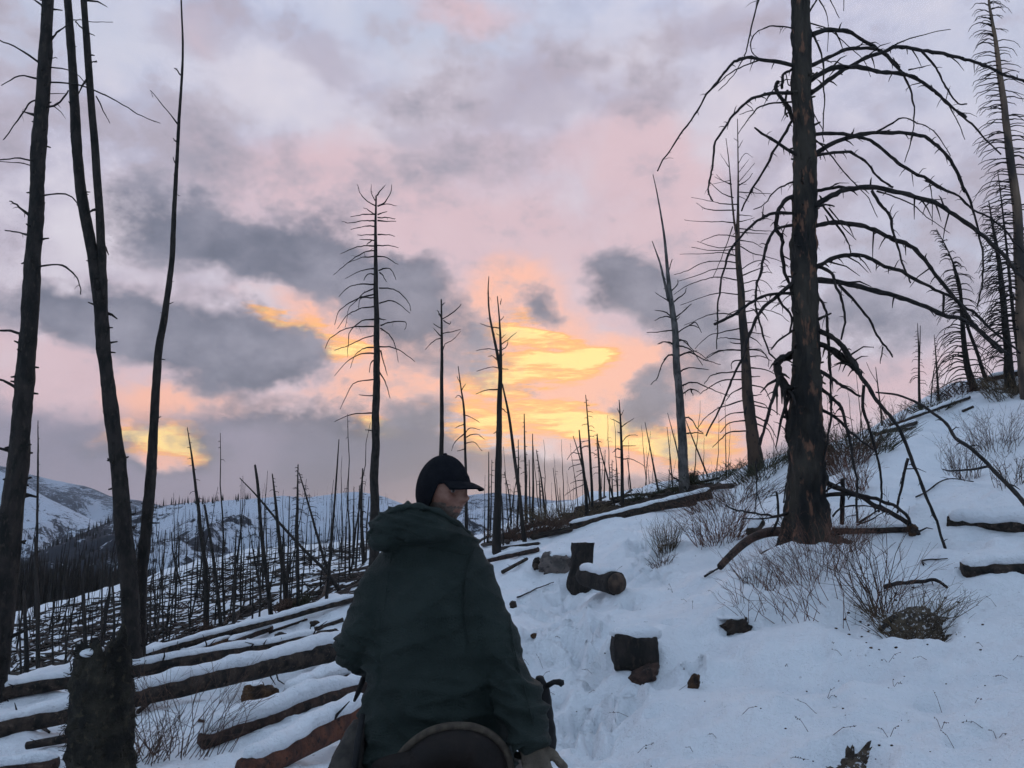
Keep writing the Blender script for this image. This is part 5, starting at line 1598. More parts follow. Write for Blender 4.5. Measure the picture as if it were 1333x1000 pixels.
shrub('dark seedy weeds close to the right edge, above the upper slab-like log', 1318, 632, 44, 50, 36, 'twig', 15, 0.006, fine=3, leaves=2, patch=0.9, name='weed', cat='weed')
shrub('bare thorny shrub at the foot of the shaggy stump', 225, 985, 110, 190, 40, 'twig', 16, 0.0042, fine=4, patch=0.7)
shrub('tangled brown brush between the shaggy stump and the forked trunk', 165, 960, 60, 100, 60, 'twig', 17, 0.0042, fine=4, patch=0.9, D=7.0, leaves=0)
shrub('thin stalks in the snow left of the bare curved limb', 985, 765, 44, 60, 26, 'twig', 18, 0.005, fine=2, patch=0.8, name='weed', cat='weed')
shrub('dark brush at the base of the brown-trunked tree', 992, 618, 26, 80, 150, 'green', 19, 0.012, fine=2, patch=0.95, leaves=1)
shrub('low dull-green brush on the crest left of the brown-trunked tree', 925, 632, 22, 100, 190, 'green', 20, 0.012, fine=2, patch=1.0, leaves=1)
shrub('small evergreen seedling on the crest beside the grey-barked tree', 903, 634, 22, 18, 60, 'green', 21, 0.012, fine=3, patch=0.2, leaves=3)
shrub('pale brown brush below the brown-trunked tree', 955, 655, 32, 110, 120, 'twig', 22, 0.009, fine=3, patch=1.0)
shrub('tan brush heap on the rise left of the snow-lined log', 735, 682, 26, 90, 220, 'grass', 23, 0.012, fine=2, patch=1.0, leaves=1)
shrub('brown brush heap lying behind the twin-topped tree', 690, 700, 26, 80, 200, 'twig', 24, 0.012, fine=3, patch=1.0)
shrub('greenish brush tuft above the snow-lined log', 842, 652, 18, 44, 110, 'green', 25, 0.012, fine=2, patch=1.0, leaves=1)
shrub('shaggy brown brush hanging on the crest at the right edge', 1318, 512, 30, 70, 170, 'grass', 26, 0.012, fine=2, patch=1.0, leaves=1)
shrub('dark brush on the crest by the bowed tree\'s foot', 1250, 512, 20, 60, 120, 'twig', 27, 0.012, fine=3, patch=1.0)
shrub('low greenish brush on the crest below the small feathery tree', 1212, 534, 16, 50, 110, 'green', 28, 0.012, fine=2, patch=1.0, leaves=2)
shrub('dark brush at the foot of the shaggy-footed dead tree', 375, 805, 26, 24, 70, 'twig', 29, 0.014, fine=3, patch=0.8)
shrub('dark brush at the foot of the bristling dead tree on the left', 392, 800, 24, 20, 70, 'green', 30, 0.014, fine=3, patch=0.8)
shrub('dark brush at the foot of the hair-tipped spar', 268, 826, 20, 20, 60, 'twig', 31, 0.012, fine=3, patch=0.8)
shrub('pale straw grass on the bench between the logs at left', 225, 868, 14, 60, 70, 'grass', 32, 0.006, fine=1, patch=1.0, name='grass_clump', cat='grass')

rw = random.Random(4)
wl = [(700, 880), (712, 868), (720, 905), (688, 862), (760, 900), (820, 930), (790, 985), (800, 950), (775, 875), (895, 780), (905, 790), (935, 770), (870, 770), (980, 815), (1020, 870), (1060, 925), (1100, 855), (1160, 890), (1230, 930), (1265, 915), (1310, 880), (1300, 965), (1245, 975), (1085, 960), (1050, 955), (930, 960), (900, 975), (960, 930), (1010, 990), (1320, 860), (1280, 845), (1150, 860), (1210, 860), (1260, 800), (1300, 790), (650, 905)]
mb = MB()
for (px, py) in wl + [(rw.uniform(690, 1330), rw.uniform(720, 1000)) for _ in range(16)]:
    g = G(px + rw.uniform(-6, 6), py + rw.uniform(-4, 4))
    if g is None:
        continue
    for k in range(rw.choice((1, 1, 1, 2))):
        d = Vector((rw.gauss(0, 0.9), rw.gauss(0, 0.5), rw.uniform(0.1, 0.7))).normalized()
        L = rw.uniform(0.06, 0.20)
        pts = [g - Vector((0, 0, 0.01)), g + d * L * 0.5 + Vector((0, 0, 0.02)), g + d * L]
        mb.tube(pts, [0.0022, 0.0018, 0.001], 3, caps=False)
        for j in range(rw.randint(2, 6)):
            c = pts[1].lerp(pts[2], rw.random())
            u = Vector((rw.gauss(0, 1), rw.gauss(0, 1), rw.gauss(0, 1))).normalized() * rw.uniform(0.005, 0.014)
            mb.tube([c, c + u], [0.0025, 0.003], 3, caps=False)
tw = mb.build('dry_stalks', M['twig'])
tag(tw, 'dry weed stalks scattered over the snow', kind='stuff')
mb = MB()
for k in range(60):
    px, py = rw.uniform(700, 1333), rw.uniform(640, 1000)
    g = G(px, py)
    if g is None or g.y > 22:
        continue
    s = rw.uniform(0.003, 0.011)
    mb.ball(g + Vector((0, 0, s * 0.2)), (s, s * rw.uniform(0.5, 1), s * 0.6), 5, 4)
for k in range(70):
    g = G(rw.gauss(1175, 50), rw.gauss(815, 25))
    if g is None:
        continue
    s = rw.uniform(0.005, 0.02)
    mb.ball(g + Vector((0, 0, s * 0.2)), (s, s * rw.uniform(0.5, 1), s * 0.6), 5, 4)
cr = mb.build('bark_crumbs', M['rot'])
tag(cr, 'bark crumbs and charcoal bits on the snow', kind='stuff')

# sticks lying about on the right bank
def stick(label, pix, w0, w1, name='stick', lift=0.02, seed=0):
    pts = []
    for i, p in enumerate(catmull(pix, 4)):
        g = G(p[0], p[1])
        pts.append(g + Vector((0, 0, lift)))
    rad = [0.5 * (w0 + (w1 - w0) * i / (len(pts) - 1)) * mpp(p.y) for i, p in enumerate(pts)]
    mb = MB()
    mb.tube(pts, rad, 6, rough=0.15, seed=seed)
    knots(mb, pts, rad, random.Random(seed), 0.3)
    o = mb.build(name, M['char_limb'])
    o.data.transform(Matrix.Translation(-pts[0]))
    o.location = pts[0]
    tag(o, label, 'stick')


stick('thick dark stick lying over the soil patch shrub', zz(3.847, 940, 600, "815,660 900,638 1000,632 1060,622 1100,640 1130,662"), 6, 3.5, lift=0.06, seed=1)
stick('short dark stick poking from the soil patch', zz(3.847, 940, 600, "795,862 830,830 870,795"), 6, 4, lift=0.03, seed=2)
stick('small thin hooked stick on the snow right of the low limbs', zz(3.847, 940, 600, "1010,530 1005,508 1070,502 1130,498"), 2.5, 1.2, lift=0.02, seed=3)
stick('bent stick arching on the snow below the seed-headed weeds', g6("688,752 740,725 800,680 860,665 955,680"), 2.2, 1.5, lift=0.05, seed=4)
stick('long thin stick on the snow left of the sawn stump', zz(2.778, 640, 640, "92,392 140,370 185,350 225,338"), 2, 1, lift=0.03, seed=5)
stick('dark stick beneath the brown shrub by the trail bend', zz(2.778, 640, 640, "770,318 800,300 830,280"), 3, 2, lift=0.04, seed=6)

# the long limb that reaches into the picture from the right
rootb = G(1333, 662)
pix = g6("500,253 600,265 700,305 760,345 830,400 870,465 930,505 1000,565 1070,640 1140,710 1189,765 1240,830 1300,900")
P = catmull(pix, 4)
pts, rad = [], []
for i, p in enumerate(P):
    t = i / (len(P) - 1)
    D = 10.2 - 2.6 * t
    pts.append(W(p[0], p[1], D))
    rad.append(0.5 * (2.2 + 4.6 * t ** 0.8) * mpp(D))
mb = MB()
mb.tube(pts, rad, 7, rough=0.12, seed=4)
knots(mb, pts, rad, random.Random(5), 0.35)
fl = empty('fallen_limb', pts[-1], 'long crooked black limb arching into the picture from the right edge', 'branch')
mb.build('limb', M['char_limb'], fl)
mb = MB()
side = [W(p[0], p[1], 8.4 - 0.02 * i) for i, p in enumerate(catmull(g6("1015,598 960,610 900,615 840,618 812,610"), 3))]
mb.tube(side, [0.5 * w * mpp(8.4) for w in np.linspace(3.5, 1.5, len(side))], 5, rough=0.15)
mb.build('side_branch', M['char_limb'], fl)


# ------------------------------------------------------------------ the rider
def remeshed(mb, voxel, smooth=4, factor=0.5):
    """fuse the collected shapes into one continuous surface"""
    me = bpy.data.meshes.new('tmp')
    me.from_pydata(mb.v, [], mb.f)
    o = bpy.data.objects.new('tmp', me)
    COL.objects.link(o)
    m = o.modifiers.new('r', 'REMESH')
    m.mode = 'VOXEL'
    m.voxel_size = voxel
    m.use_smooth_shade = True
    if smooth:
        s = o.modifiers.new('s', 'SMOOTH')
        s.factor = factor
        s.iterations = smooth
    dg = bpy.context.evaluated_depsgraph_get()
    dg.update()
    out = bpy.data.meshes.new_from_object(o.evaluated_get(dg))
    bpy.data.objects.remove(o)
    bpy.data.meshes.remove(me)
    return out


def place(name, me, mat_, parent=None):
    if not me.materials:
        me.materials.append(mat_)
    else:
        me.materials[0] = mat_
    me.polygons.foreach_set('use_smooth', [True] * len(me.polygons))
    me.name = name
    o = bpy.data.objects.new(name, me)
    COL.objects.link(o)
    if parent is not None:
        attach(o, parent)
    return o


def coords(me):
    a = np.zeros(len(me.vertices) * 3, np.float32)
    me.vertices.foreach_get('co', a)
    n = np.zeros(len(me.vertices) * 3, np.float32)
    me.vertices.foreach_get('normal', n)
    return a.reshape(-1, 3), n.reshape(-1, 3)


def set_coords(me, a):
    me.vertices.foreach_set('co', a.astype(np.float32).ravel())
    me.update()


M['jacket'] = mat('dark_green_waxed_cotton', (0.0115, 0.0190, 0.0165), 0.7, (0.0200, 0.0295, 0.0260), 6, 0.6, 140, spec=0.25)
M['cap'] = mat('black_wool_cap', (0.006, 0.007, 0.010), 0.95, (0.010, 0.011, 0.014), 30, 0.5, 300, spec=0.1)
M['skin'] = mat('weathered_skin', (0.27, 0.145, 0.105), 0.55, (0.19, 0.085, 0.062), 34, 0.15, 160, spec=0.3)
M['beard'] = mat('grey_stubble', (0.10, 0.075, 0.062), 0.9, (0.16, 0.12, 0.10), 90, 0.4, 300, spec=0.1)
M['trouser'] = mat('black_riding_trousers', (0.008, 0.008, 0.009), 0.8, (0.014, 0.014, 0.015), 20, 0.2, 120)
M['glove'] = mat('tan_work_glove', (0.15, 0.125, 0.10), 0.9, (0.085, 0.07, 0.055), 14, 0.5, 120, spec=0.15)
M['leather'] = mat('dark_saddle_leather', (0.008, 0.0055, 0.005), 0.6, (0.014, 0.009, 0.007), 12, 0.25, 90, spec=0.25)
M['binding'] = mat('worn_tan_binding', (0.075, 0.06, 0.044), 0.85, (0.045, 0.035, 0.027), 40, 0.4, 200)
M['hide'] = mat('dark_horse_coat', (0.022, 0.013, 0.009), 0.6, (0.035, 0.021, 0.014), 6, 0.15, 200, spec=0.35)
M['mane'] = mat('black_mane', (0.006, 0.006, 0.006), 0.7)
M['canvas'] = mat('grey_canvas', (0.060, 0.052, 0.045), 0.9, (0.035, 0.031, 0.028), 25, 0.3, 200)
M['eye'] = mat('eye', (0.03, 0.02, 0.016), 0.15, spec=0.6)
M['eye_white'] = mat('eye_white', (0.16, 0.13, 0.12), 0.4, spec=0.3)

DR = 3.0                       # the rider's distance
K = mpp(DR)
X3 = Vector((1, 0, 0))
Y3 = Vector((0, 1, 0))
Z3 = Vector((0, 0, 1))


def ring(px, py, hw, depth, D=DR, tilt=0.0):
    return (W(px, py, D), X3 * hw * K, (Y3 + Z3 * tilt).normalized() * depth)


# ---- head: a deformed ball with brow, nose, lips, chin; faces +X turned a little to the camera
HC = W(577, 641, 2.97)
yaw = R(-36)
HR = Matrix.Rotation(yaw, 3, 'Z') @ Matrix.Rotation(R(3), 3, 'Y')


def head_local(u, v):
    """u: longitude (0 = face), v: latitude -> local point, metres"""
    cu, su, cv, sv = math.cos(u), math.sin(u), math.cos(v), math.sin(v)
    x, y, z = 0.098 * cu * cv, 0.077 * su * cv, 0.122 * sv
    if x > 0:
        x *= 0.93
    ff = max(0.0, cu) ** 2

    def g(du, dz, su_, sz_):
        return math.exp(-((u - du) / su_) ** 2 - ((z - dz) / sz_) ** 2)
    # jaw narrows, face flattens
    if z < -0.02:
        y *= 1 - 0.28 * min(1, (-0.02 - z) / 0.09)
        if x < 0:
            x *= 1 - 0.35 * min(1, (-0.02 - z) / 0.1)
    d = 0.0
    d += 0.030 * g(0, -0.022, 0.16, 0.016) + 0.019 * g(0, 0.002, 0.12, 0.026)        # nose tip and bridge
    d += 0.010 * (g(0.42, 0.026, 0.35, 0.011) + g(-0.42, 0.026, 0.35, 0.011))            # brow
    d -= 0.013 * (g(0.42, 0.006, 0.20, 0.013) + g(-0.42, 0.006, 0.20, 0.013))            # eye hollows
    d += 0.008 * (g(0.62, -0.022, 0.26, 0.020) + g(-0.62, -0.022, 0.26, 0.020))          # cheekbones
    d += 0.009 * (g(0, -0.056, 0.28, 0.007) + g(0, -0.070, 0.26, 0.008))                 # lips
    d -= 0.004 * g(0, -0.0635, 0.35, 0.003)
    d -= 0.005 * g(0, -0.083, 0.3, 0.007)
    d += 0.014 * g(0, -0.104, 0.45, 0.016)                                                # chin
    x += d
    return Vector((x, y, z))


body = MB()
nu, nv = 96, 72
V = [HC + HR @ head_local(0, math.pi / 2)]
for j in range(1, nv):
    v = math.pi / 2 - math.pi * j / nv
    for i in range(nu):
        u = -math.pi + 2 * math.pi * i / nu
        V.append(HC + HR @ head_local(u, v))
V.append(HC + HR @ head_local(0, -math.pi / 2))
F = [(0, 1 + i, 1 + (i + 1) % nu) for i in range(nu)] + [(len(V) - 1, 1 + (nv - 2) * nu + (i + 1) % nu, 1 + (nv - 2) * nu + i) for i in range(nu)]
F += [(1 + j * nu + i, 1 + (j + 1) * nu + i, 1 + (j + 1) * nu + (i + 1) % nu, 1 + j * nu + (i + 1) % nu) for j in range(nv - 2) for i in range(nu)]
body.add(V, F)
for sy in (1, -1):          # ears
    body.ball(HC + HR @ Vector((-0.012, sy * 0.078, -0.004)), (0.018, 0.009, 0.032), 12, 8, HR)
neck = W(572, 690, 3.0)
body.tube([HC + HR @ Vector((-0.02, 0, -0.06)), W(573, 690, 2.99), W(570, 730, 3.0)], [0.058, 0.062, 0.09], 20)
body.loft([ring(570, 1010, 60, 0.10), ring(566, 940, 62, 0.105), ring(562, 850, 56, 0.10), ring(560, 780, 62, 0.105), ring(560, 735, 58, 0.09), ring(564, 708, 34, 0.07)], 20)
ARM_R = [(W(602, 735, 3.0), 0.058), (W(631, 800, 2.99), 0.050), (W(657, 862, 2.96), 0.043), (W(678, 920, 2.86), 0.038), (W(690, 966, 2.78), 0.030)]
ARM_L = [(W(507, 735, 3.0), 0.058), (W(484, 790, 3.0), 0.050), (W(472, 842, 3.05), 0.044), (W(486, 862, 3.25), 0.036), (W(505, 868, 3.42), 0.030)]
for A in (ARM_R, ARM_L):
    body.tube([a[0] for a in A], [a[1] for a in A], 14)
hipL, hipR = W(535, 1030, 3.0), W(605, 1030, 3.0)
kneeL, kneeR = W(462, 1075, 3.42), W(672, 1075, 3.42)
footL, footR = W(455, 1240, 3.30), W(680, 1240, 3.30)
LEGS = ((hipL, kneeL, footL), (hipR, kneeR, footR))
for h, k, f in LEGS:
    body.tube([h, h.lerp(k, 0.5), k, k.lerp(f, 0.5), f, f + Vector((0, 0.16, -0.04))], [0.085, 0.075, 0.058, 0.052, 0.04, 0.035], 14)


def hand(mb, wrist, fwd, out, curl, s=1.0, side=1):
    """palm, four fingers of unequal length with two bends, and a thumb off the palm's side"""
    fwd, out = fwd.normalized(), out.normalized()
    lat = fwd.cross(out).normalized() * side
    mb.loft([(wrist + fwd * t * s, lat * w * s, out * d * s) for t, w, d in ((-0.01, 0.026, 0.020), (0.03, 0.038, 0.018), (0.07, 0.043, 0.016), (0.095, 0.040, 0.013))], 14, 2.6)
    for i, (o, L) in enumerate(((-0.031, 0.072), (-0.010, 0.082), (0.011, 0.077), (0.031, 0.060))):
        b = wrist + fwd * 0.088 * s + lat * o * s
        pts, d, p = [b - fwd * 0.015 * s, b], fwd.copy(), b
        for j, f in enumerate((0.45, 0.32, 0.26)):
            d = (Matrix.Rotation(curl * (0.8 + 0.25 * j) * (1 + 0.08 * i), 3, lat * side) @ d).normalized()
            p = p + d * L * f * s
            pts.append(p)
        mb.tube(pts, [0.0105 * s, 0.0105 * s, 0.0100 * s, 0.0092 * s, 0.0078 * s], 9)
    b = wrist + fwd * 0.030 * s - lat * 0.030 * s
    d = (fwd * 0.65 - lat * 0.75 - out * 0.2 * side).normalized()
    p1 = b + d * 0.036 * s
    d2 = (d + fwd * 0.5).normalized()
    mb.tube([b, p1, p1 + d2 * 0.028 * s, p1 + d2 * 0.05 * s + fwd * 0.004], [0.014 * s, 0.0125 * s, 0.011 * s, 0.009 * s], 10)


wr = ARM_R[-1][0]
fR = (W(704, 1014, 2.74) - wr)
hand(body, wr, fR, Vector((0.2, -1, 0.3)), 0.45, 0.92, 1)
wl_ = ARM_L[-1][0]
hand(body, wl_, Vector((0.25, 1, -0.25)), Vector((-0.3, 0, 1)), -0.9, 0.92, 1)
bm_ = remeshed(body, 0.0058, 1, 0.4)
person = place('person', bm_, M['skin'])
pbase = Vector((W(570, 1000, 3.0).x, 3.0, W(570, 1000, 3.0).z))
tag(person, 'rider in dark green hooded jacket and black cap, looking back over the shoulder', 'person')
bm_.materials.append(M['beard'])
A_, N_ = coords(bm_)
loc = (A_ - np.array(tuple(HC))) @ np.array(HR)
ids = []
for p in bm_.polygons:          # stubble over jaw, lip and cheek
    c = loc[list(p.vertices)].mean(0)
    if -0.13 < c[2] < -0.036 and c[0] > -0.01 and abs(c[1]) < 0.08:
        lip = (abs(c[1]) < 0.022 and -0.070 < c[2] < -0.054 and c[0] > 0.07)
        if not lip and (c[2] < -0.048 or c[0] < 0.06):
            p.material_index = 1

for sy in (1, -1):
    e = MB()
    c = HC + HR @ (head_local(0.42 * sy, math.asin(0.006 / 0.122)) + Vector((-0.0035, 0, 0)))
    e.ball(c, (0.0120, 0.0120, 0.0085), 16, 12)
    ob = e.build('eye', M['eye_white'], person)
    i = MB()
    d = (HR @ Vector((0.9, -0.35, 0))).normalized()
    i.ball(c + d * 0.0084, (0.0052, 0.0052, 0.0052), 12, 8)
    i.build('iris', M['eye'], ob)

for sy in (1, -1):
    e = MB()
    pts = [HC + HR @ (head_local(u * sy, math.asin((0.020 + 0.004 * math.sin((u - 0.2) * 4)) / 0.122)) + Vector((0.001, 0, 0))) for u in (0.16, 0.28, 0.42, 0.56, 0.70)]
    e.tube(pts, [0.003, 0.0045, 0.0045, 0.004, 0.002], 7, rough=0.2)
    e.build('eyebrow', M['beard'], person)

# ---- cap with ear flaps and a curved brim
capm = MB()
nu, nv = 72, 40
rows = []
for j in range(nv + 1):
    row = []
    for i in range(nu):
        u = -math.pi + 2 * math.pi * i / nu
        # lower edge: high over the brow, low over ears and nape
        low = float(np.interp(abs(u), [0, 0.55, 1.15, 1.42, 1.8, math.pi], [0.032, 0.031, 0.026, -0.040, -0.075, -0.085]))
        vlow = math.asin(max(-0.95, low / 0.122))
        v = math.pi / 2 - (math.pi / 2 - vlow) * j / nv
        p = head_local(u, v)
        q = Vector((0.103 * math.cos(u) * math.cos(v), 0.086 * math.sin(u) * math.cos(v), 0.128 * math.sin(v)))
        p = p.lerp(q, 0.8)
        k = 1.07 + 0.012 * math.sin(7 * u) * (j / nv) + (0.018 if j > nv - 7 else 0) - 0.010 * max(0.0, 1 - abs(((u * 3 / math.pi) % 1) - 0.5) / 0.05) * (1 if 3 < j <= nv - 7 else 0)
        row.append(HC + HR @ (p * k + Vector((0, 0, 0.002))))
    rows.append(row)
V = [p for r in rows for p in r]
inner = [HC + (p - HC) * 0.93 for p in V]
F = [(j * nu + i, (j + 1) * nu + i, (j + 1) * nu + (i + 1) % nu, j * nu + (i + 1) % nu) for j in range(nv) for i in range(nu)]
n0 = len(V)
F2 = [tuple(n0 + k for k in reversed(f)) for f in F]
rim = [(nv * nu + i, n0 + nv * nu + i, n0 + nv * nu + (i + 1) % nu, nv * nu + (i + 1) % nu) for i in range(nu)]
capm.add(V + inner, F + F2 + rim)
cap = capm.build('cap', M['cap'], person)
bt = MB()
bt.ball(HC + HR @ Vector((0, 0, 0.139)), (0.008, 0.008, 0.005), 12, 8)
bt.build('button', M['cap'], cap)
br = MB()
top, bot = [], []
ns, nr_ = 28, 7
for i in range(ns + 1):
    u = -1.0 + 2.0 * i / ns
    for j in range(nr_ + 1):
        t = j / nr_
        base = head_local(u, math.asin(0.030 / 0.122))
        base = Vector((0.107 * math.cos(u), 0.088 * math.sin(u), 0.038))
        L = 0.062 * math.cos(u * 0.95) ** 0.6 if abs(u) < 1.5 else 0
        d = Vector((1, 0.25 * math.sin(u), 0)).normalized()
        p = base + d * L * t + Vector((0, 0, -0.020 * t ** 1.3 - 0.007 * (math.sin(u)) ** 2 * (0.2 + t)))
        top.append(HC + HR @ (p + Vector((0, 0, 0.003))))
        bot.append(HC + HR @ (p - Vector((0, 0, 0.003))))
w_ = nr_ + 1
Ft = [(i * w_ + j, (i + 1) * w_ + j, (i + 1) * w_ + j + 1, i * w_ + j + 1) for i in range(ns) for j in range(nr_)]
n0 = len(top)
Fb = [tuple(n0 + k for k in reversed(f)) for f in Ft]
edge = [i * w_ + nr_ for i in range(ns + 1)]
edge = [0 * w_ + j for j in range(nr_)] + edge + [ns * w_ + j for j in range(nr_ - 1, -1, -1)]
Fe = [(edge[k], n0 + edge[k], n0 + edge[k + 1], edge[k + 1]) for k in range(len(edge) - 1)]
br.add(top + bot, Ft + Fb + Fe)
br.build('brim', M['cap'], cap)

# ---- jacket: torso, sleeves and the hood lying on the shoulders, fused and creased
jk = MB()
jk.loft([ring(570, 1012, 96, 0.165), ring(568, 975, 97, 0.168), ring(567, 940, 94, 0.162), ring(565, 900, 87, 0.155), ring(562, 850, 82, 0.15), ring(560, 800, 84, 0.152), ring(559, 760, 83, 0.155), ring(559, 735, 78, 0.145), ring(561, 715, 66, 0.13), ring(565, 700, 58, 0.115), ring(566, 688, 42, 0.095), ring(566, 678, 36, 0.085)], 40)
AR = [(W(600, 728, 3.0), 32), (W(615, 762, 3.0), 34.5), (W(630, 800, 2.99), 33.5), (W(645, 835, 2.97), 31.5), (W(656, 868, 2.95), 29), (W(670, 900, 2.89), 28.5), (W(680, 930, 2.84), 26), (W(687, 958, 2.79), 22), (W(690, 972, 2.775), 20)]
AL = [(W(518, 732, 3.0), 31), (W(501, 762, 3.0), 34), (W(488, 795, 3.0), 34), (W(475, 825, 3.03), 33), (W(473, 842, 3.08), 32), (W(482, 852, 3.2), 27), (W(494, 860, 3.34), 23), (W(502, 866, 3.42), 19)]
for A in (AR, AL):
    P = catmull([(*a[0], a[1]) for a in A], 3)
    jk.tube([p[:3] for p in P], [p[3] * K for p in P], 22)
hood = [(W(497, 706, 2.93), 18), (W(500, 695, 2.90), 22), (W(516, 684, 2.87), 24), (W(541, 678, 2.86), 23), (W(564, 682, 2.87), 20), (W(584, 692, 2.90), 16), (W(600, 700, 2.95), 13), (W(608, 706, 3.0), 11)]
P = catmull([(*a[0], a[1]) for a in hood], 4)
jk.tube([p[:3] for p in P], [p[3] * K for p in P], 20)
jk.ball(W(505, 700, 2.88), (0.085, 0.075, 0.055), 18, 12, Matrix.Rotation(R(-25), 3, 'Y'))
jk.ball(W(548, 692, 2.87), (0.115, 0.075, 0.055), 18, 12)
jm = remeshed(jk, 0.009, 5, 0.5)
A_, N_ = coords(jm)
pxs = CX + A_[:, 0] / A_[:, 1] * FPX
zz0 = A_[:, 2]
xx0 = A_[:, 0]


def crease(u, v, seed, sharp=2.0):
    return (1 - np.minimum(1, np.abs(perlin(u, v, seed)) * 2.2)) ** sharp


wr_ = crease(xx0 * 3.2 + zz0 * 2.0, zz0 * 9 - xx0 * 3.5 + A_[:, 1] * 2, 3) * 0.026
wr_ += crease(xx0 * 5 - zz0 * 3, zz0 * 13 + xx0 * 4, 9) * 0.015
wr_ += 0.010 * fbm(xx0 * 6, zz0 * 6 + A_[:, 1] * 4, 13, 3)
low_ = np.clip((1.85 - zz0) / 0.4, 0.35, 1.2)
hood_m = np.clip((zz0 - W(570, 712, 2.9).z) / 0.03, 0, 1)
fold = crease((xx0 + 0.3) * 4.0, zz0 * 22 + xx0 * 7, 19, 3.0) * 0.016 * hood_m
el = np.exp(-((zz0 - W(0, 850, 3).z) / 0.09) ** 2) * (pxs < 500)
er = np.exp(-((zz0 - W(0, 880, 2.95).z) / 0.10) ** 2) * (pxs > 640)
sl = crease(xx0 * 4, zz0 * 20 + xx0 * 10, 29, 2.0) * 0.034 * (el + er)
A_ = A_ + N_ * ((wr_ * low_ + fold + sl) - 0.013)[:, None]
set_coords(jm, A_)
jacket = place('jacket', jm, M['jacket'], person)
mb = MB()          # hood edge: a rolled hem catching the light
he = catmull([tuple(W(481, 703, 2.88)), tuple(W(487, 685, 2.86)), tuple(W(505, 669, 2.84)), tuple(W(528, 660, 2.82)), tuple(W(550, 660, 2.82)), tuple(W(572, 667, 2.85)), tuple(W(592, 680, 2.90)), tuple(W(610, 694, 2.97))], 6)
mb.tube([Vector(p) for p in he], [0.011 + 0.004 * math.sin(i * 0.9) for i in range(len(he))], 10, rough=0.06)
mb.build('hood_hem', M['jacket'], jacket)
mb = MB()
cu = AR[-1][0]
dirc = (AR[-1][0] - AR[-3][0]).normalized()
mb.tube([cu - dirc * 0.012, cu + dirc * 0.016], [0.0600, 0.0585], 22, caps=False)
mb.build('cuff', M['jacket'], jacket)

from mathutils.bvhtree import BVHTree
bvh = BVHTree.FromPolygons([tuple(v.co) for v in jm.vertices], [tuple(p.vertices) for p in jm.polygons])
for pix in ([(616, 712), (607, 735), (602, 765), (602, 800), (608, 838)], [(510, 722), (505, 750), (501, 785), (497, 815)], [(478, 962), (510, 970), (540, 972)], [(660, 800), (668, 850), (681, 900), (692, 945)], [(545, 712), (575, 716), (605, 722)]):
    pts = []
    for p in catmull(pix, 6):
        hit = bvh.ray_cast(Vector((0, 0, CAM_Z)), (W(p[0], p[1], 3.0) - Vector((0, 0, CAM_Z))).normalized())
        if hit[0] is not None:
            pts.append(hit[0])
    if len(pts) > 3:
        for off in (0.0, 0.007):
            mb = MB()
            mb.tube([q + Vector((off, 0, 0)) for q in pts], [0.0022] * len(pts), 6)
            mb.build('seam', M['jacket'], jacket)

# ---- trousers, boots, gloves
tr = MB()
for h, k, f in LEGS:
    tr.tube([h + Vector((0, 0, 0.05)), h.lerp(k, 0.5), k, k.lerp(f, 0.5), k.lerp(f, 0.85)], [0.115, 0.10, 0.078, 0.07, 0.062], 20)
tr.loft([ring(570, 1055, 70, 0.13), ring(570, 1015, 84, 0.14), ring(570, 970, 84, 0.14)], 24)
tm = remeshed(tr, 0.013, 3)
A_, N_ = coords(tm)
set_coords(tm, A_ + N_ * (0.006 * fbm(A_[:, 0] * 9, A_[:, 2] * 9 + A_[:, 1] * 5, 5, 3))[:, None])
place('trousers', tm, M['trouser'], person)
for h, k, f in LEGS:
    b = MB()
    b.tube([k.lerp(f, 0.62), k.lerp(f, 0.85), f + Vector((0, 0, 0.0))], [0.072, 0.066, 0.058], 16)
    b.loft([(f + Vector((0, t, -0.045)), X3 * w, Z3 * hh) for t, w, hh in ((-0.075, 0.032, 0.045), (-0.03, 0.042, 0.055), (0.06, 0.046, 0.045), (0.15, 0.046, 0.034), (0.20, 0.030, 0.024))], 14, 2.4)
    place('boot', remeshed(b, 0.009, 2), M['leather'], person)
for wv, fw, ou, cu_ in ((wr, fR, Vector((0.2, -1, 0.3)), 0.45), (wl_, Vector((0.25, 1, -0.25)), Vector((-0.3, 0, 1)), -0.9)):
    gl = MB()
    hand(gl, wv, fw, ou, cu_, 1.06, 1)
    gl.tube([wv - fw.normalized() * 0.035, wv, wv + fw.normalized() * 0.02], [0.044, 0.040, 0.036], 16)
    gm = remeshed(gl, 0.0055, 2)
    A_, N_ = coords(gm)
    set_coords(gm, A_ + N_ * (0.004 + 0.003 * fbm(A_[:, 0] * 30, A_[:, 2] * 30 + A_[:, 1] * 20, 8, 3))[:, None])
    place('glove', gm, M['glove'], person)

# ------------------------------------------------------------------ saddle
cx0 = W(590, 960, 2.72).x
sad = empty('saddle', W(590, 990, 2.9), 'dark leather western saddle with a tan-bound cantle under the rider', 'saddle')
arc = [(508, 1015), (513, 998), (522, 982), (540, 964), (562, 951), (590, 945), (618, 947), (640, 957), (655, 972), (663, 990), (666, 1012)]
arcp = [W(p[0], p[1], 2.72 + 0.00002 * (p[0] - 590) ** 2 * 0.5) for p in catmull(arc, 4)]
mb = MB()
cc = W(588, 1030, 2.74)
n = len(arcp)
V, F = [], []
for t in np.linspace(0, 1, 8):
    for dy, sgn in ((0.0, 0),):
        for p in arcp:
            q = p.lerp(cc, t)
            V.append(q + Vector((0, -0.03 * math.sin(math.pi * min(1, t * 1.2)) - 0.002, 0)))
m8 = 8
F = [(j * n + i, j * n + i + 1, (j + 1) * n + i + 1, (j + 1) * n + i) for j in range(m8 - 1) for i in range(n - 1)]
k0 = len(V)
V += [v + Vector((0, 0.035, 0)) for v in V]
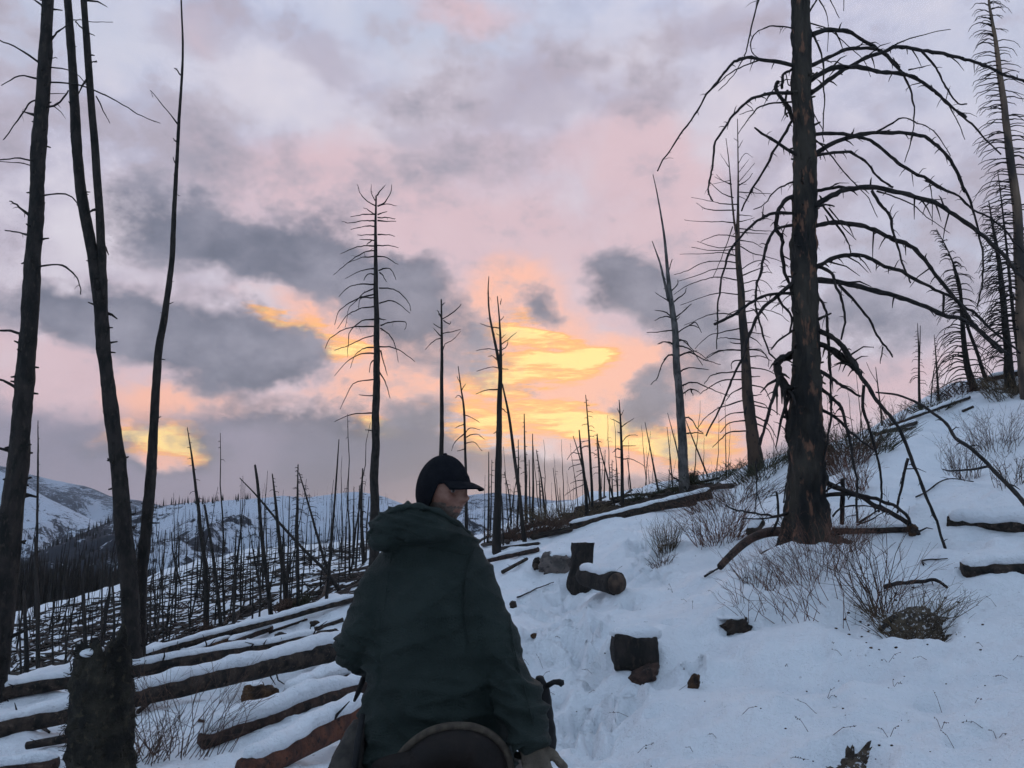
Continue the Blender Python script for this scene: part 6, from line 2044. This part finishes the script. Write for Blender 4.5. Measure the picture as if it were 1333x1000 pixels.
F += [tuple(k0 + a for a in reversed(f)) for f in F]
F += [(i, k0 + i, k0 + i + 1, i + 1) for i in range(n - 1)]
mb.add(V, F)
cant = mb.build('cantle', M['leather'], sad)
mb = MB()
mb.tube(arcp, [0.0125] * n, 12)
mb.build('rim', M['binding'], cant)
mb = MB()
sx = W(570, 1000, 3.0).x
mb.loft([(Vector((sx, y, z)), X3 * w, Z3 * h) for y, z, w, h in ((2.74, 1.43, 0.19, 0.05), (2.85, 1.40, 0.17, 0.045), (3.05, 1.37, 0.14, 0.045), (3.25, 1.40, 0.13, 0.05), (3.38, 1.46, 0.12, 0.06))], 24)
mb.build('seat', M['leather'], sad)
mb = MB()
mb.loft([(Vector((sx, y, z)), X3 * w, Z3 * h) for y, z, w, h in ((3.36, 1.44, 0.16, 0.06), (3.44, 1.47, 0.14, 0.06), (3.50, 1.44, 0.10, 0.04))], 20)
mb.tube([Vector((sx, 3.44, 1.50)), Vector((sx, 3.46, 1.58)), Vector((sx, 3.47, 1.62))], [0.024, 0.022, 0.034], 14)
mb.build('horn', M['leather'], sad)
for sgn in (-1, 1):
    mb = MB()
    V, F = [], []
    for j in range(9):
        t = j / 8
        for i in range(9):
            y = 2.68 + 0.95 * i / 8
            V.append(Vector((sx + sgn * (0.13 + 0.21 * math.sin(t * 1.35)), y, 1.40 - 0.36 * t ** 1.4 - 0.02 * math.cos(i / 8 * 6.28))))
    F = [(j * 9 + i, j * 9 + i + 1, (j + 1) * 9 + i + 1, (j + 1) * 9 + i) for j in range(8) for i in range(8)]
    k0 = len(V)
    V += [v - Vector((sgn * 0.012, 0, 0.004)) for v in V]
    F += [tuple(k0 + a for a in reversed(f)) for f in F]
    mb.add(V, F)
    mb.build('skirt', M['leather'], sad)
    mb = MB()
    ft = footL if sgn < 0 else footR
    kn = kneeL if sgn < 0 else kneeR
    mb.tube([Vector((sx + sgn * 0.30, 3.25, 1.22)), kn.lerp(ft, 0.5) - Vector((sgn * 0.07, 0, 0)), ft + Vector((0, 0.03, 0.09))], [0.03, 0.022, 0.014], 8)
    q = ft + Vector((0, 0.04, -0.09))
    loop = [q + Vector((math.cos(a) * 0.065, 0, 0.075 + math.sin(a) * 0.095)) for a in np.linspace(0, 2 * math.pi, 20)]
    mb.tube(loop, [0.010] * 20, 8)
    mb.build('stirrup', M['leather'], sad)
blk = MB()
V = []
for i in range(11):
    for j in range(13):
        a = -1.25 + 2.5 * j / 12
        y = 2.58 + 1.12 * i / 10
        V.append(Vector((sx + 0.345 * math.sin(a), y, 1.02 + 0.36 * math.cos(a) + 0.004 * math.sin(i * 2.0 + j))))
F = [(i * 13 + j, i * 13 + j + 1, (i + 1) * 13 + j + 1, (i + 1) * 13 + j) for i in range(10) for j in range(12)]
blk.add(V, F)
bl = blk.build('blanket', M['canvas'], sad)
md = bl.modifiers.new('t', 'SOLIDIFY')
md.thickness = 0.02

# grey canvas pannier hung behind the rider's left leg, dark pouch on the right
def pouch(label, pts, half, mat_, name, seed):
    b = MB()
    b.loft([(Vector(c), X3 * a, Y3 * d) for c, a, d in pts], 20, 3.0)
    me = remeshed(b, 0.008, 3)
    A, N = coords(me)
    set_coords(me, A + N * (half * fbm(A[:, 0] * 14, A[:, 2] * 14 + A[:, 1] * 9, seed, 3))[:, None])
    r = empty(name, pts[0][0], label, 'bag')
    place('body', me, M[mat_], r)
    return r


pl = pouch('grey canvas saddle bag hanging behind the rider\'s left leg', [(W(440, 1060, 2.9), 0.07, 0.06), (W(447, 1010, 2.9), 0.065, 0.06), (W(459, 965, 2.92), 0.045, 0.05), (W(468, 938, 2.95), 0.025, 0.04)], 0.004, 'canvas', 'saddle_bag', 3)
mb = MB()
mb.tube([W(472, 930, 2.88), W(466, 965, 2.84), W(458, 1030, 2.83)], [0.010, 0.012, 0.012], 8)
mb.build('strap', M['trouser'], pl)
pr = pouch('small black bag with a stubby strap end beside the rider\'s right cuff', [(W(710, 990, 3.0), 0.026, 0.03), (W(710, 965, 3.0), 0.040, 0.045), (W(707, 935, 3.0), 0.040, 0.04), (W(706, 905, 3.0), 0.030, 0.03), (W(703, 880, 3.0), 0.014, 0.02)], 0.006, 'trouser', 'saddle_bag', 4)
mb = MB()
mb.tube([W(712, 893, 2.98), W(721, 888, 2.98), W(728, 888, 2.98), W(732, 890, 2.98)], [0.010, 0.009, 0.011, 0.013], 10)
mb.build('strap_end', M['trouser'], pr)
rn = MB()
rn.tube([W(500, 868, 3.44), W(484, 872, 3.36), W(473, 884, 3.28), W(466, 902, 3.25), W(461, 913, 3.24)], [0.010, 0.011, 0.012, 0.010, 0.005], 8)
ro = rn.build('rein_end', M['trouser'])
ro.data.transform(Matrix.Translation(-W(484, 872, 3.36)))
ro.location = W(484, 872, 3.36)
tag(ro, 'loose dark rein end dangling below the rider\'s left elbow', 'rein')

# ------------------------------------------------------------------ the horse, mostly below the picture
hx = sx
hb = MB()
gz = float(H(hx, 3.0))
hb.loft([(Vector((hx, y, z)), X3 * w, Z3 * h) for y, z, w, h in ((1.93, 1.10, 0.06, 0.12), (2.0, 1.12, 0.19, 0.24), (2.2, 1.11, 0.28, 0.31), (2.5, 1.07, 0.30, 0.32), (2.9, 1.03, 0.31, 0.33), (3.3, 1.04, 0.30, 0.34), (3.6, 1.10, 0.26, 0.34), (3.80, 1.14, 0.17, 0.26), (3.88, 1.16, 0.07, 0.12))], 28)
hb.tube([Vector((hx, 3.62, 1.18)), Vector((hx, 3.85, 1.38)), Vector((hx, 4.08, 1.58)), Vector((hx, 4.24, 1.70))], [0.25, 0.19, 0.145, 0.12], 22)
hb.tube([Vector((hx, 4.20, 1.72)), Vector((hx, 4.34, 1.66)), Vector((hx, 4.50, 1.48)), Vector((hx, 4.64, 1.30)), Vector((hx, 4.70, 1.22))], [0.10, 0.115, 0.085, 0.066, 0.055], 18)
for s_ in (-1, 1):
    hb.tube([Vector((hx + s_ * 0.055, 4.22, 1.78)), Vector((hx + s_ * 0.075, 4.22, 1.87)), Vector((hx + s_ * 0.085, 4.23, 1.93))], [0.032, 0.030, 0.008], 10)
    x = hx + s_ * 0.155
    zf, zr = float(H(x, 3.65)), float(H(x, 2.2))
    hb.tube([Vector((x, 3.62, 1.0)), Vector((x, 3.64, 0.80)), Vector((x, 3.66, zf + 0.48)), Vector((x, 3.65, zf + 0.30)), Vector((x, 3.66, zf + 0.10)), Vector((x, 3.68, zf - 0.02))], [0.13, 0.095, 0.062, 0.045, 0.05, 0.065], 16)
    hb.tube([Vector((x, 2.22, 1.05)), Vector((x, 2.38, 0.86)), Vector((x, 2.20, zr + 0.58)), Vector((x, 2.12, zr + 0.50)), Vector((x, 2.17, zr + 0.28)), Vector((x, 2.20, zr + 0.10)), Vector((x, 2.23, zr - 0.02))], [0.19, 0.14, 0.075, 0.06, 0.047, 0.05, 0.065], 16)
hm = remeshed(hb, 0.018, 5)
horse = place('horse', hm, M['hide'])
tag(horse, 'dark horse under the rider, almost wholly hidden below the picture\'s edge', 'horse')
mb = MB()
rm = random.Random(3)
for k in range(420):
    t = rm.random()
    p = Vector((hx + rm.uniform(-0.02, 0.02), 3.70 + 0.52 * t, 1.52 + 0.30 * t))
    d = Vector((rm.choice((-1, 1)) * rm.uniform(0.10, 0.17), rm.uniform(-0.03, 0.03), -rm.uniform(0.10, 0.25)))
    mb.tube([p, p + Vector((d.x * 0.7, 0, 0.01)), p + d], [0.005, 0.004, 0.0015], 4, caps=False)
mn = mb.build('mane', M['mane'], horse)
mb = MB()
for k in range(90):
    x, y = hx + rm.uniform(-0.03, 0.03), 1.94 + rm.uniform(-0.02, 0.02)
    mb.tube([Vector((hx, 1.96, 1.26)), Vector((x, 1.86, 1.15)), Vector((x * 1.0 + rm.uniform(-0.05, 0.05), 1.86 + rm.uniform(-0.05, 0.04), 0.75)), Vector((x + rm.uniform(-0.05, 0.05), 1.87, 0.42 + rm.uniform(0, 0.15)))], [0.008, 0.008, 0.006, 0.002], 4, caps=False)
mb.build('tail', M['mane'], horse)


# ------------------------------------------------------------------ the dusk air between here and the mountains
hm_ = bpy.data.materials.new('haze')
hm_.use_nodes = True
t = NT(hm_.node_tree)
t.N.clear()
ho = t.n('ShaderNodeOutputMaterial')
pv = t.n('ShaderNodeVolumePrincipled')
pv.inputs['Color'].default_value = (0.80, 0.84, 0.92, 1)
pv.inputs['Density'].default_value = 0.00004
pv.inputs['Anisotropy'].default_value = 0.0
t.L.new(pv.outputs[0], ho.inputs['Volume'])
mb = MB()
mb.box((0, 3200, -200), (6500, 3600, 780))
hz = mb.build('haze', hm_, smooth=False)
tag(hz, 'thin bluish dusk haze', kind='stuff')
